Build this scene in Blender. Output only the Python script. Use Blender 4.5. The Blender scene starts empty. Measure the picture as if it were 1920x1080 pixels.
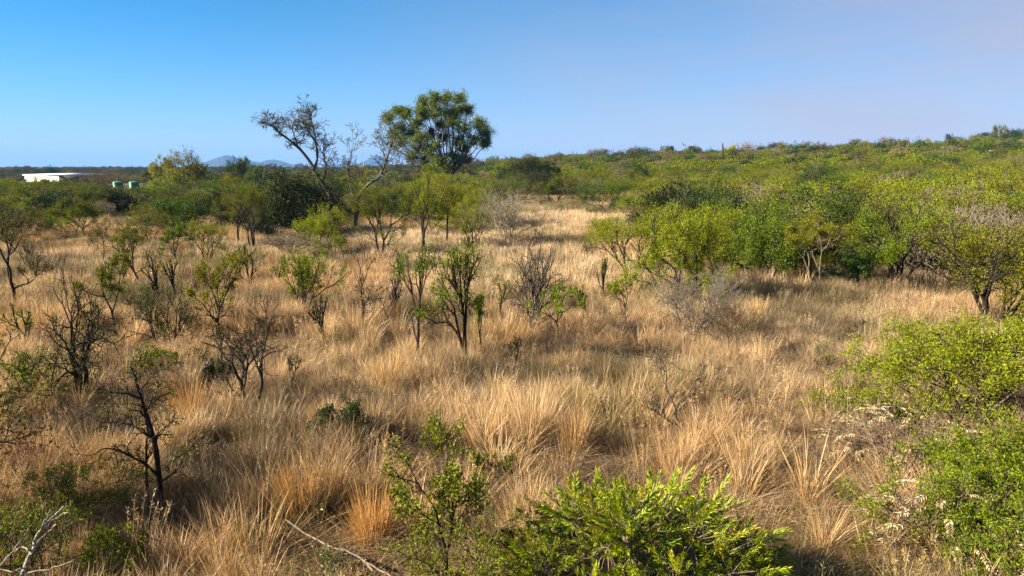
import bpy, math, random
import numpy as np
from mathutils import Vector, Matrix

R = math.radians
scene = bpy.context.scene
C = scene.collection

# ------------------------------------------------------------------ camera
W0, H0 = 1920.0, 1080.0
HFOV = R(70.0)
FPX = (W0 / 2) / math.tan(HFOV / 2)
HORIZON = 313.0
PITCH = math.atan((H0 / 2 - HORIZON) / FPX)
EYE = 6.0
cam_d = bpy.data.cameras.new('camera')
cam_d.sensor_fit = 'HORIZONTAL'
cam_d.angle = HFOV
cam_d.clip_start = 0.1
cam_d.clip_end = 30000
cam = bpy.data.objects.new('camera', cam_d)
cam.location = (0, 0, EYE)
cam.rotation_euler = (math.pi / 2 - PITCH, 0, 0)
C.objects.link(cam)
scene.camera = cam

# ------------------------------------------------------------------ sky and sun
SUN_EL = R(29.0)
SUN_AZ = R(-102.0)            # measured clockwise from the view direction (+Y): the sun stands to the left, a little behind
sun_dir = Vector((math.sin(SUN_AZ) * math.cos(SUN_EL), math.cos(SUN_AZ) * math.cos(SUN_EL), math.sin(SUN_EL)))
world = bpy.data.worlds.new('World')
scene.world = world
world.use_nodes = True
wn, wl = world.node_tree.nodes, world.node_tree.links
wn.clear()
sky = wn.new('ShaderNodeTexSky')
sky.sky_type = 'NISHITA'
sky.sun_disc = False
sky.sun_elevation = SUN_EL
sky.sun_rotation = SUN_AZ
sky.altitude = 6000
sky.air_density = 1.0
sky.dust_density = 0.0
sky.ozone_density = 4.0
hs = wn.new('ShaderNodeHueSaturation')
hs.inputs['Saturation'].default_value = 1.3
hs.inputs['Value'].default_value = 0.97
hs.inputs['Hue'].default_value = 0.482
wl.new(sky.outputs[0], hs.inputs['Color'])
# thin dusty haze low over the land, thicker on the side away from the sun, and a veil of high cloud
tcw = wn.new('ShaderNodeTexCoord')
sep = wn.new('ShaderNodeSeparateXYZ'); wl.new(tcw.outputs['Generated'], sep.inputs[0])
def wmath(op, a, b=None, clamp=False):
    m = wn.new('ShaderNodeMath'); m.operation = op; m.use_clamp = clamp
    for k, v in enumerate((a, b)):
        if v is None: continue
        if isinstance(v, (int, float)): m.inputs[k].default_value = v
        else: wl.new(v, m.inputs[k])
    return m.outputs[0]
zz = wmath('MAXIMUM', sep.outputs['Z'], 0.0)
side = wmath('ADD', wmath('MULTIPLY', sep.outputs['X'], 0.5), 0.5)                    # 0 on the sun's side, 1 away from it
sd = wn.new('ShaderNodeMapRange'); sd.interpolation_type = 'SMOOTHSTEP'
sd.inputs['From Min'].default_value = 0.25; sd.inputs['From Max'].default_value = 0.85; sd.inputs['To Max'].default_value = 0.54
wl.new(side, sd.inputs['Value'])
low = wmath('EXPONENT', wmath('MULTIPLY', zz, wmath('ADD', -10.0, wmath('MULTIPLY', sd.outputs[0], 8.0))))
low = wmath('MULTIPLY', low, 0.95)
mpw = wn.new('ShaderNodeMapping'); mpw.inputs['Scale'].default_value = (1.4, 1.4, 5.0)
wl.new(tcw.outputs['Generated'], mpw.inputs['Vector'])
cl = wn.new('ShaderNodeTexNoise'); cl.inputs['Scale'].default_value = 2.2; cl.inputs['Detail'].default_value = 5; cl.inputs['Roughness'].default_value = 0.5
wl.new(mpw.outputs[0], cl.inputs['Vector'])
clr = wn.new('ShaderNodeMapRange'); clr.inputs['From Min'].default_value = 0.35; clr.inputs['From Max'].default_value = 0.75
wl.new(cl.outputs['Fac'], clr.inputs['Value'])
veil = wmath('MULTIPLY', sd.outputs[0], wmath('ADD', wmath('MULTIPLY', clr.outputs[0], 1.0), 0.42))
fac = wmath('MAXIMUM', low, veil)
fac = wmath('SUBTRACT', wmath('ADD', low, veil), wmath('MULTIPLY', low, veil), True)
hzc = wn.new('ShaderNodeMix'); hzc.data_type = 'RGBA'
hzc.inputs[6].default_value = (2.12, 2.26, 2.64, 1)        # bluish haze
hzc.inputs[7].default_value = (2.62, 2.15, 2.14, 1)       # mauve dust away from the sun
wl.new(wmath('MULTIPLY', sd.outputs[0], 2.1, True), hzc.inputs[0])
mxw = wn.new('ShaderNodeMix'); mxw.data_type = 'RGBA'
wl.new(fac, mxw.inputs[0]); wl.new(hs.outputs[0], mxw.inputs[6]); wl.new(hzc.outputs[2], mxw.inputs[7])
bg = wn.new('ShaderNodeBackground')
bg.inputs['Strength'].default_value = 0.055
wl.new(mxw.outputs[2], bg.inputs['Color'])
wo = wn.new('ShaderNodeOutputWorld')
wl.new(bg.outputs[0], wo.inputs['Surface'])

sun_l = bpy.data.lights.new('sun', 'SUN')
sun_l.energy = 5.0
sun_l.angle = R(0.55)
sun_l.color = (1.0, 0.87, 0.66)
sun = bpy.data.objects.new('sun', sun_l)
sun.rotation_euler = (-sun_dir).to_track_quat('-Z', 'Y').to_euler()
sun.location = (-40, -20, 60)
C.objects.link(sun)

vs = scene.view_settings
vs.view_transform = 'Standard'
vs.look = 'None'
vs.exposure = 2.1
vs.gamma = 1.0
vs.use_curve_mapping = False
scene.cycles.max_bounces = 4
scene.cycles.diffuse_bounces = 2
scene.cycles.transmission_bounces = 3
scene.cycles.volume_bounces = 0
scene.cycles.use_denoising = True

# ------------------------------------------------------------------ noise, terrain, projection
def _hash(ix, iy, seed):
    n = (ix.astype(np.int64) * 374761393 + iy.astype(np.int64) * 668265263 + seed * 1274126177) & 0x7fffffff
    n = ((n ^ (n >> 13)) * 1274126177) & 0x7fffffff
    n = (n ^ (n >> 16)) & 0xffff
    return n / 65535.0

def vnoise(x, y, seed=0):
    x = np.asarray(x, float); y = np.asarray(y, float)
    ix = np.floor(x); iy = np.floor(y)
    fx = x - ix; fy = y - iy
    fx = fx * fx * (3 - 2 * fx); fy = fy * fy * (3 - 2 * fy)
    a = _hash(ix, iy, seed); b = _hash(ix + 1, iy, seed)
    c = _hash(ix, iy + 1, seed); d = _hash(ix + 1, iy + 1, seed)
    return (a * (1 - fx) + b * fx) * (1 - fy) + (c * (1 - fx) + d * fx) * fy

def fbm(x, y, seed=0, octs=3):
    s = 0; a = 0.5; t = 0
    for i in range(octs):
        s = s + a * vnoise(np.asarray(x) * 2 ** i, np.asarray(y) * 2 ** i, seed + i); t += a; a *= 0.5
    return s / t

AZ_T = np.array([-180, -60, -14, -8, -4, 0, 5, 10, 16, 22, 27.5, 31, 33, 35, 60, 90, 140, 180.])
AMP_T = np.array([0, 0, 0, 1.0, 3.5, 6.6, 8.3, 9.4, 10.3, 11.6, 12.7, 13.9, 15.6, 16.6, 16, 13, 0, 0.])

def terrain(x, y):
    x = np.asarray(x, float); y = np.asarray(y, float)
    d = np.hypot(x, y)
    az = np.degrees(np.arctan2(x, y))
    amp = np.interp(az, AZ_T, AMP_T)
    t = np.clip((d - 52) / 330.0, 0, 1)
    t = np.where(t < 1, t, 1)
    near = (fbm(x * 0.09, y * 0.09, 5) - 0.5) * 0.55 * np.clip((d - 3) / 8, 0, 1) * np.clip(1.4 - d / 300, 0, 1)
    far = (fbm(x * 0.012, y * 0.012, 9) - 0.5) * 2.2 * np.clip((d - 120) / 300, 0, 1)
    return amp * t + near + far

def tz(x, y):
    return float(terrain(np.array([x]), np.array([y]))[0])

FWD = Vector((0, math.cos(PITCH), -math.sin(PITCH)))
UP = Vector((0, math.sin(PITCH), math.cos(PITCH)))

def px_ray(u, v):
    return Vector((1, 0, 0)) * ((u - 960) / FPX) + UP * ((540 - v) / FPX) + FWD

def at(u, v):
    """the point of the ground seen at a place in the picture"""
    d = px_ray(u, v)
    t = np.geomspace(3, 4000, 2500)
    X = d.x * t; Y = d.y * t; Z = EYE + d.z * t
    below = np.nonzero(Z < terrain(X, Y))[0]
    k = below[0] if len(below) else len(t) - 1
    return Vector((X[k], Y[k], float(terrain(X[k:k + 1], Y[k:k + 1])[0]))), float(t[k])

def at_depth(u, depth):
    """ground point in the direction of column u at a distance along the ground"""
    y = depth; x = (u - 960) / FPX * depth
    for _ in range(3): x = (u - 960) / FPX * (depth * math.cos(PITCH) - (tz(x, y) - EYE) * math.sin(PITCH))
    return Vector((x, y, tz(x, y)))

def project(x, y, z):
    dz = np.asarray(z) - EYE
    dep = np.asarray(y) * math.cos(PITCH) - dz * math.sin(PITCH)
    up = np.asarray(y) * math.sin(PITCH) + dz * math.cos(PITCH)
    dep = np.maximum(dep, 0.1)
    return 960 + FPX * np.asarray(x) / dep, 540 - FPX * up / dep

# ------------------------------------------------------------------ materials
def new_mat(name):
    m = bpy.data.materials.new(name); m.use_nodes = True
    n = m.node_tree.nodes; l = m.node_tree.links; n.clear()
    out = n.new('ShaderNodeOutputMaterial')
    return m, n, l, out

def ramp(n, stops):
    r = n.new('ShaderNodeValToRGB')
    e = r.color_ramp.elements
    while len(e) < len(stops): e.new(0.5)
    for el, (p, c) in zip(e, stops):
        el.position = p; el.color = (*c, 1)
    return r

def leaf_material(name, trans=0.35, rough=0.45, gloss=0.06, lo=0.55, hi=1.35, hue=0.03, scattered=False):
    m, n, l, out = new_mat(name)
    if scattered:
        oi = n.new('ShaderNodeAttribute'); oi.attribute_type = 'INSTANCER'; oi.attribute_name = 'tint'
    else:
        oi = n.new('ShaderNodeObjectInfo')
    ge = n.new('ShaderNodeNewGeometry')
    mr = n.new('ShaderNodeMapRange'); mr.inputs['To Min'].default_value = lo; mr.inputs['To Max'].default_value = hi
    l.new(ge.outputs['Random Per Island'], mr.inputs['Value'])
    mu = n.new('ShaderNodeMath'); mu.operation = 'MULTIPLY'; mu.inputs[1].default_value = 7.13
    l.new(ge.outputs['Random Per Island'], mu.inputs[0])
    fr = n.new('ShaderNodeMath'); fr.operation = 'FRACT'; l.new(mu.outputs[0], fr.inputs[0])
    mh = n.new('ShaderNodeMapRange'); mh.inputs['To Min'].default_value = 0.5 - hue; mh.inputs['To Max'].default_value = 0.5 + hue * 0.8
    l.new(fr.outputs[0], mh.inputs['Value'])
    h = n.new('ShaderNodeHueSaturation')
    l.new(oi.outputs['Color'], h.inputs['Color']); l.new(mr.outputs[0], h.inputs['Value']); l.new(mh.outputs[0], h.inputs['Hue'])
    df = n.new('ShaderNodeBsdfDiffuse'); tr = n.new('ShaderNodeBsdfTranslucent')
    l.new(h.outputs[0], df.inputs['Color'])
    ht = n.new('ShaderNodeHueSaturation'); ht.inputs['Value'].default_value = 1.15; ht.inputs['Hue'].default_value = 0.49
    ht.inputs['Saturation'].default_value = 1.1
    l.new(h.outputs[0], ht.inputs['Color']); l.new(ht.outputs[0], tr.inputs['Color'])
    mx = n.new('ShaderNodeMixShader'); mx.inputs[0].default_value = trans
    l.new(df.outputs[0], mx.inputs[1]); l.new(tr.outputs[0], mx.inputs[2])
    gl = n.new('ShaderNodeBsdfGlossy'); gl.inputs['Roughness'].default_value = rough
    gl.inputs['Color'].default_value = (0.9, 0.9, 0.8, 1)
    m2 = n.new('ShaderNodeMixShader'); m2.inputs[0].default_value = gloss
    l.new(mx.outputs[0], m2.inputs[1]); l.new(gl.outputs[0], m2.inputs[2])
    l.new(m2.outputs[0], out.inputs['Surface'])
    return m

def bark_material(name):
    m, n, l, out = new_mat(name)
    oi = n.new('ShaderNodeObjectInfo'); tc = n.new('ShaderNodeTexCoord')
    mp = n.new('ShaderNodeMapping'); mp.inputs['Scale'].default_value = (14, 14, 4)
    l.new(tc.outputs['Object'], mp.inputs['Vector'])
    no = n.new('ShaderNodeTexNoise'); no.inputs['Scale'].default_value = 1.6; no.inputs['Detail'].default_value = 5
    l.new(mp.outputs[0], no.inputs['Vector'])
    mr = n.new('ShaderNodeMapRange'); mr.inputs['From Min'].default_value = 0.3; mr.inputs['From Max'].default_value = 0.7
    mr.inputs['To Min'].default_value = 0.5; mr.inputs['To Max'].default_value = 1.5
    l.new(no.outputs['Fac'], mr.inputs['Value'])
    h = n.new('ShaderNodeHueSaturation'); l.new(oi.outputs['Color'], h.inputs['Color']); l.new(mr.outputs[0], h.inputs['Value'])
    bu = n.new('ShaderNodeBump'); bu.inputs['Strength'].default_value = 0.6; bu.inputs['Distance'].default_value = 0.02
    l.new(no.outputs['Fac'], bu.inputs['Height'])
    p = n.new('ShaderNodeBsdfPrincipled'); p.inputs['Roughness'].default_value = 0.85
    p.inputs['Specular IOR Level'].default_value = 0.2
    l.new(h.outputs[0], p.inputs['Base Color']); l.new(bu.outputs[0], p.inputs['Normal'])
    l.new(p.outputs[0], out.inputs['Surface'])
    return m

def grass_material(name):
    m, n, l, out = new_mat(name)
    at_ = n.new('ShaderNodeAttribute'); at_.attribute_type = 'INSTANCER'; at_.attribute_name = 'tint'
    ge = n.new('ShaderNodeNewGeometry')
    mr = n.new('ShaderNodeMapRange'); mr.inputs['To Min'].default_value = 0.55; mr.inputs['To Max'].default_value = 1.4
    l.new(ge.outputs['Random Per Island'], mr.inputs['Value'])
    mu = n.new('ShaderNodeMath'); mu.operation = 'MULTIPLY'; mu.inputs[1].default_value = 5.31
    l.new(ge.outputs['Random Per Island'], mu.inputs[0])
    fr = n.new('ShaderNodeMath'); fr.operation = 'FRACT'; l.new(mu.outputs[0], fr.inputs[0])
    ms = n.new('ShaderNodeMapRange'); ms.inputs['To Min'].default_value = 0.75; ms.inputs['To Max'].default_value = 1.15
    l.new(fr.outputs[0], ms.inputs['Value'])
    h = n.new('ShaderNodeHueSaturation')
    l.new(at_.outputs['Color'], h.inputs['Color']); l.new(mr.outputs[0], h.inputs['Value']); l.new(ms.outputs[0], h.inputs['Saturation'])
    df = n.new('ShaderNodeBsdfDiffuse'); tr = n.new('ShaderNodeBsdfTranslucent')
    l.new(h.outputs[0], df.inputs['Color']); l.new(h.outputs[0], tr.inputs['Color'])
    mx = n.new('ShaderNodeMixShader'); mx.inputs[0].default_value = 0.3
    l.new(df.outputs[0], mx.inputs[1]); l.new(tr.outputs[0], mx.inputs[2])
    gl = n.new('ShaderNodeBsdfGlossy'); gl.inputs['Roughness'].default_value = 0.5
    m2 = n.new('ShaderNodeMixShader'); m2.inputs[0].default_value = 0.04
    l.new(mx.outputs[0], m2.inputs[1]); l.new(gl.outputs[0], m2.inputs[2])
    l.new(m2.outputs[0], out.inputs['Surface'])
    return m

def ground_material():
    m, n, l, out = new_mat('earth')
    tc = n.new('ShaderNodeTexCoord')
    n1 = n.new('ShaderNodeTexNoise'); n1.inputs['Scale'].default_value = 0.35; n1.inputs['Detail'].default_value = 8
    n2 = n.new('ShaderNodeTexNoise'); n2.inputs['Scale'].default_value = 9.0; n2.inputs['Detail'].default_value = 6
    n3 = n.new('ShaderNodeTexNoise'); n3.inputs['Scale'].default_value = 0.02; n3.inputs['Detail'].default_value = 8
    for q in (n1, n2, n3): l.new(tc.outputs['Object'], q.inputs['Vector'])
    r1 = ramp(n, [(0.3, (0.045, 0.030, 0.017)), (0.55, (0.10, 0.066, 0.034)), (0.75, (0.18, 0.125, 0.066))])
    l.new(n1.outputs['Fac'], r1.inputs['Fac'])
    r2 = ramp(n, [(0.3, (0.5, 0.5, 0.5)), (0.7, (1.2, 1.15, 1.1))])
    l.new(n2.outputs['Fac'], r2.inputs['Fac'])
    mm = n.new('ShaderNodeMix'); mm.data_type = 'RGBA'; mm.blend_type = 'MULTIPLY'; mm.inputs[0].default_value = 1
    l.new(r1.outputs[0], mm.inputs[6]); l.new(r2.outputs[0], mm.inputs[7])
    # far plain: scrub cover seen from afar
    r3 = ramp(n, [(0.35, (0.035, 0.045, 0.015)), (0.5, (0.07, 0.075, 0.025)), (0.7, (0.14, 0.11, 0.05))])
    l.new(n3.outputs['Fac'], r3.inputs['Fac'])
    ln = n.new('ShaderNodeVectorMath'); ln.operation = 'LENGTH'; l.new(tc.outputs['Object'], ln.inputs[0])
    mr = n.new('ShaderNodeMapRange'); mr.inputs['From Min'].default_value = 110; mr.inputs['From Max'].default_value = 300
    l.new(ln.outputs['Value'], mr.inputs['Value'])
    mf = n.new('ShaderNodeMix'); mf.data_type = 'RGBA'
    l.new(mr.outputs[0], mf.inputs[0]); l.new(mm.outputs[2], mf.inputs[6]); l.new(r3.outputs[0], mf.inputs[7])
    bu = n.new('ShaderNodeBump'); bu.inputs['Strength'].default_value = 0.7; bu.inputs['Distance'].default_value = 0.05
    l.new(n2.outputs['Fac'], bu.inputs['Height'])
    p = n.new('ShaderNodeBsdfPrincipled'); p.inputs['Roughness'].default_value = 0.95; p.inputs['Specular IOR Level'].default_value = 0.1
    l.new(mf.outputs[2], p.inputs['Base Color']); l.new(bu.outputs[0], p.inputs['Normal'])
    l.new(p.outputs[0], out.inputs['Surface'])
    return m

def paint_material(name, col, rough=0.5, var=0.15, scale=3.0):
    m, n, l, out = new_mat(name)
    tc = n.new('ShaderNodeTexCoord')
    no = n.new('ShaderNodeTexNoise'); no.inputs['Scale'].default_value = scale; no.inputs['Detail'].default_value = 6
    l.new(tc.outputs['Object'], no.inputs['Vector'])
    mr = n.new('ShaderNodeMapRange'); mr.inputs['From Min'].default_value = 0.3; mr.inputs['From Max'].default_value = 0.7
    mr.inputs['To Min'].default_value = 1 - var; mr.inputs['To Max'].default_value = 1 + var * 0.4
    l.new(no.outputs['Fac'], mr.inputs['Value'])
    h = n.new('ShaderNodeHueSaturation'); h.inputs['Color'].default_value = (*col, 1); l.new(mr.outputs[0], h.inputs['Value'])
    p = n.new('ShaderNodeBsdfPrincipled'); p.inputs['Roughness'].default_value = rough
    l.new(h.outputs[0], p.inputs['Base Color']); l.new(p.outputs[0], out.inputs['Surface'])
    return m

M_LEAF = leaf_material('leaf_fine', 0.26, 0.55, 0.010)
M_BROAD = leaf_material('leaf_glossy', 0.30, 0.45, 0.022, 0.5, 1.35, 0.035)
M_DRYLEAF = leaf_material('leaf_dry', 0.25, 0.5, 0.04, 0.6, 1.25, 0.012)
M_FARLEAF = leaf_material('leaf_far', 0.24, 0.55, 0.008, scattered=True)
M_BARK = bark_material('bark')
M_GRASS = grass_material('dry_grass_blade')
M_GROUND = ground_material()

# ------------------------------------------------------------------ mesh helpers
def mesh_from(name, verts, faces, mat, smooth=False):
    """verts (N,3); faces: list of integer arrays, each (F,3) or (F,4)"""
    me = bpy.data.meshes.new(name)
    verts = np.asarray(verts, np.float32)
    me.vertices.add(len(verts)); me.vertices.foreach_set('co', verts.ravel())
    faces = [np.asarray(f, np.int32) for f in faces if len(f)]
    nl = sum(f.size for f in faces); nf = sum(len(f) for f in faces)
    me.loops.add(nl); me.polygons.add(nf)
    me.loops.foreach_set('vertex_index', np.concatenate([f.ravel() for f in faces]) if faces else np.zeros(0, np.int32))
    starts = []; o = 0
    for f in faces:
        starts.append(o + np.arange(len(f)) * f.shape[1]); o += f.size
    me.polygons.foreach_set('loop_start', np.concatenate(starts).astype(np.int32))
    if smooth: me.polygons.foreach_set('use_smooth', np.ones(nf, bool))
    me.update(calc_edges=True)
    me.materials.append(mat)
    return me

def add_obj(name, me, parent=None, col=None, loc=None):
    o = bpy.data.objects.new(name, me)
    C.objects.link(o)
    if parent is not None: o.parent = parent
    if col is not None: o.color = (*col, 1)
    if loc is not None: o.location = loc
    return o

def thing(name, label, cat, loc, rz=0, group=None):
    o = bpy.data.objects.new(name, None)
    o.empty_display_size = 0.3
    C.objects.link(o)
    o.location = loc; o.rotation_euler = (0, 0, rz)
    o['label'] = label; o['category'] = cat
    if group: o['group'] = group
    return o

class MB:
    """collects boxes, tubes and discs into one mesh"""
    def __init__(s): s.v = []; s.f3 = []; s.f4 = []; s.n = 0
    def add(s, v, f3=(), f4=()):
        v = np.asarray(v, float).reshape(-1, 3)
        for f in f3: s.f3.append([i + s.n for i in f])
        for f in f4: s.f4.append([i + s.n for i in f])
        s.v.append(v); s.n += len(v)
    def box(s, lo, hi):
        x0, y0, z0 = lo; x1, y1, z1 = hi
        v = [(x0,y0,z0),(x1,y0,z0),(x1,y1,z0),(x0,y1,z0),(x0,y0,z1),(x1,y0,z1),(x1,y1,z1),(x0,y1,z1)]
        s.add(v, f4=[(0,3,2,1),(4,5,6,7),(0,1,5,4),(1,2,6,5),(2,3,7,6),(3,0,4,7)])
    def lathe(s, prof, n=24, c=(0, 0)):
        v = []
        for r, z in prof:
            for k in range(n):
                a = 2 * math.pi * k / n
                v.append((c[0] + r * math.cos(a), c[1] + r * math.sin(a), z))
        f = []
        for i in range(len(prof) - 1):
            for k in range(n):
                f.append((i*n+k, i*n+(k+1)%n, (i+1)*n+(k+1)%n, (i+1)*n+k))
        s.add(v, f4=f)
    def tube(s, pts, radii, n=6):
        v, f = tubes(np.array([pts], float), np.array([radii], float), n)
        s.add(v, f4=f.tolist())
    def build(s, name, mat, smooth=False):
        return mesh_from(name, np.concatenate(s.v), [np.array(s.f3, int).reshape(-1, 3), np.array(s.f4, int).reshape(-1, 4)], mat, smooth)

def tubes(P, Rr, sides):
    """P (B,n,3) centre lines, Rr (B,n) radii -> verts, quads"""
    B, n, _ = P.shape
    T = np.gradient(P, axis=1)
    T /= np.maximum(np.linalg.norm(T, axis=2, keepdims=True), 1e-9)
    ref = np.where(np.abs(T[:, :1, 2:3]) > 0.9, np.array([1., 0, 0]), np.array([0, 0, 1.]))
    ref = np.broadcast_to(ref, T.shape)
    U = np.cross(T, ref); U /= np.maximum(np.linalg.norm(U, axis=2, keepdims=True), 1e-9)
    V = np.cross(T, U)
    a = np.arange(sides) * 2 * np.pi / sides
    ring = (np.cos(a)[None, None, :, None] * U[:, :, None, :] + np.sin(a)[None, None, :, None] * V[:, :, None, :])
    verts = P[:, :, None, :] + ring * Rr[:, :, None, None]
    base = (np.arange(B) * n * sides)[:, None, None] + (np.arange(n - 1) * sides)[None, :, None]
    k = np.arange(sides)[None, None, :]; k2 = (np.arange(sides) + 1)[None, None, :] % sides
    q = np.stack([base + k, base + k2, base + sides + k2, base + sides + k], -1).reshape(-1, 4)
    return verts.reshape(-1, 3), q

# ------------------------------------------------------------------ plant growing
NSEG = 4
def grow(rng, stems=3, levels=4, spread=35, ratio=0.74, fork=(2, 3), angle=(18, 42), wig=0.12, trop=0.05,
         lateral=0.35, r0=0.06, rr=0.66, L0=1.0, lean=(0, 0), start=0.06, central=False, lat_ratio=0.6, seeds=None):
    """returns list of (points, radii, level) and the tips"""
    out = []; ids = [0]
    def rec(p, d, L, r, lev, sub=None):
        if sub is None:
            ids[0] += 1; sub = ids[0]
        nxt = (lambda: None) if lev == 0 else (lambda: sub)
        pts = [p.copy()]; rad = [r]
        n = NSEG
        end = r * (0.35 if lev == levels else 0.72)
        for i in range(n):
            d = d + Vector((rng.gauss(0, wig), rng.gauss(0, wig), rng.gauss(0, wig) + trop))
            d.normalize()
            p = p + d * (L / n)
            pts.append(p.copy()); rad.append(r + (end - r) * (i + 1) / n)
            if lev < levels and 0 < i < n - 1 and rng.random() < lateral:
                nl = min(levels, lev + rng.choice((1, 2)))
                rec(p, turn(d, R(rng.uniform(35, 70))), L * lat_ratio * rng.uniform(.6, 1.1), r * 0.5, nl, nxt())
        out.append((pts, rad, lev, sub))
        if lev < levels:
            k = rng.choice(fork)
            a0 = rng.uniform(0, 6.28)
            for j in range(k):
                ang = R(rng.uniform(*angle))
                if central and j == 0: ang *= 0.3
                rec(p, turn(d, ang, a0 + j * 6.28 / k + rng.uniform(-.5, .5)), L * ratio * rng.uniform(.8, 1.2), end * (rr / 0.72 if j else 0.95), lev + 1, nxt())
    def turn(d, ang, az=None):
        az = rng.uniform(0, 6.28) if az is None else az
        a = d.orthogonal().normalized(); b = d.cross(a)
        return (d * math.cos(ang) + (a * math.cos(az) + b * math.sin(az)) * math.sin(ang)).normalized()
    if seeds is not None:
        for (p, d, L, r, lev) in seeds: rec(Vector(p), Vector(d).normalized(), L, r, lev)
        return out
    for s in range(stems):
        az = 6.283 * (s + rng.uniform(-.3, .3)) / stems
        t = R(spread) * rng.uniform(.35, 1.0) if stems > 1 else R(spread) * rng.uniform(0, .4)
        d = Vector((math.sin(t) * math.cos(az) + lean[0], math.sin(t) * math.sin(az) + lean[1], math.cos(t)))
        d.normalize()
        rec(Vector((math.cos(az) * start, math.sin(az) * start, -0.03)), d, L0 * rng.uniform(.85, 1.15), r0 * rng.uniform(.75, 1.1), 0)
    return out

def skeleton(rng, height, width, **kw):
    """grown skeleton scaled to a height and a width; arrays P (B,n,3), R (B,n), L (B)"""
    br = grow(rng, **kw)
    P = np.array([[tuple(p) for p in b[0]] for b in br]); Rr = np.array([b[1] for b in br]); L = np.array([b[2] for b in br]); SUB = np.array([b[3] for b in br])
    zt = np.percentile(P[:, -1, 2], 99.0)
    cx = P[:, -1, :2]
    rad = np.percentile(np.abs(cx - 0), 91)
    s = np.array([width / 2 / rad, width / 2 / rad, height / zt])
    P = P * s
    P[:, :, 2] -= 0.04 * np.clip(1 - P[:, :, 2] / 0.3, 0, 1)
    return P, Rr, L, SUB

def wood_mesh(name, P, Rr, L, lo, hi, rmin=0.004):
    vs_, fs_ = [], []; o = 0
    for lev in range(lo, hi + 1):
        k = np.nonzero(L == lev)[0]
        if not len(k): continue
        sides = 7 if lev == 0 else (5 if lev == 1 else (4 if lev == 2 else 3))
        v, f = tubes(P[k], np.maximum(Rr[k], rmin), sides)
        vs_.append(v); fs_.append(f + o); o += len(v)
    if not vs_: return None
    return mesh_from(name, np.concatenate(vs_), [np.concatenate(fs_)], M_BARK, smooth=True)

def leaf_cloud(nrng, P, count, sigma, size, aspect=0.42, tmin=0.15, flat=0.5, along=0.4, fold=0.0, droop=0.0):
    """leaf rhombs scattered round the twig lines P (T,n,3)"""
    T, n, _ = P.shape
    i = nrng.integers(0, T, count); t = nrng.uniform(tmin, 1.0, count) * (n - 1)
    k = np.minimum(t.astype(int), n - 2); f = (t - k)[:, None]
    pos = P[i, k] * (1 - f) + P[i, k + 1] * f
    tw = P[i, k + 1] - P[i, k]; tw /= np.maximum(np.linalg.norm(tw, axis=1, keepdims=True), 1e-9)
    pos = pos + nrng.normal(0, 1, (count, 3)) * sigma
    pos[:, 2] = np.maximum(pos[:, 2], 0.05)
    d = nrng.normal(0, 1, (count, 3)); d /= np.linalg.norm(d, axis=1, keepdims=True)
    d = d * (1 - along) + tw * along; d[:, 2] -= droop
    d /= np.maximum(np.linalg.norm(d, axis=1, keepdims=True), 1e-9)
    nm = nrng.normal(0, 1, (count, 3)); nm /= np.linalg.norm(nm, axis=1, keepdims=True)
    nm[:, 2] += flat
    s = np.cross(d, nm); s /= np.maximum(np.linalg.norm(s, axis=1, keepdims=True), 1e-9)
    sz = (size * nrng.uniform(0.6, 1.35, count))[:, None]
    a = pos; b = pos + d * sz * 0.45 + s * sz * aspect * 0.5
    c = pos + d * sz; e = pos + d * sz * 0.45 - s * sz * aspect * 0.5
    v = np.stack([a, b, c, e], 1).reshape(-1, 3)
    q = np.arange(count * 4).reshape(-1, 4)
    return v, q

# colours of the foliage and bark (real surface colours)
GREEN = (0.064, 0.112, 0.0035)
BRIGHT = (0.122, 0.176, 0.004)
LIME = (0.158, 0.190, 0.005)
OLIVE = (0.098, 0.110, 0.007)
YOLIVE = (0.145, 0.148, 0.007)
DARK = (0.010, 0.021, 0.0035)
DULL = (0.066, 0.069, 0.012)
YELLOW = (0.33, 0.25, 0.008)
GREYLEAF = (0.130, 0.115, 0.055)
B_DARK = (0.017, 0.012, 0.009)
B_BROWN = (0.07, 0.048, 0.032)
B_GREY = (0.10, 0.08, 0.058)
B_PALE = (0.42, 0.36, 0.28)

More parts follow.
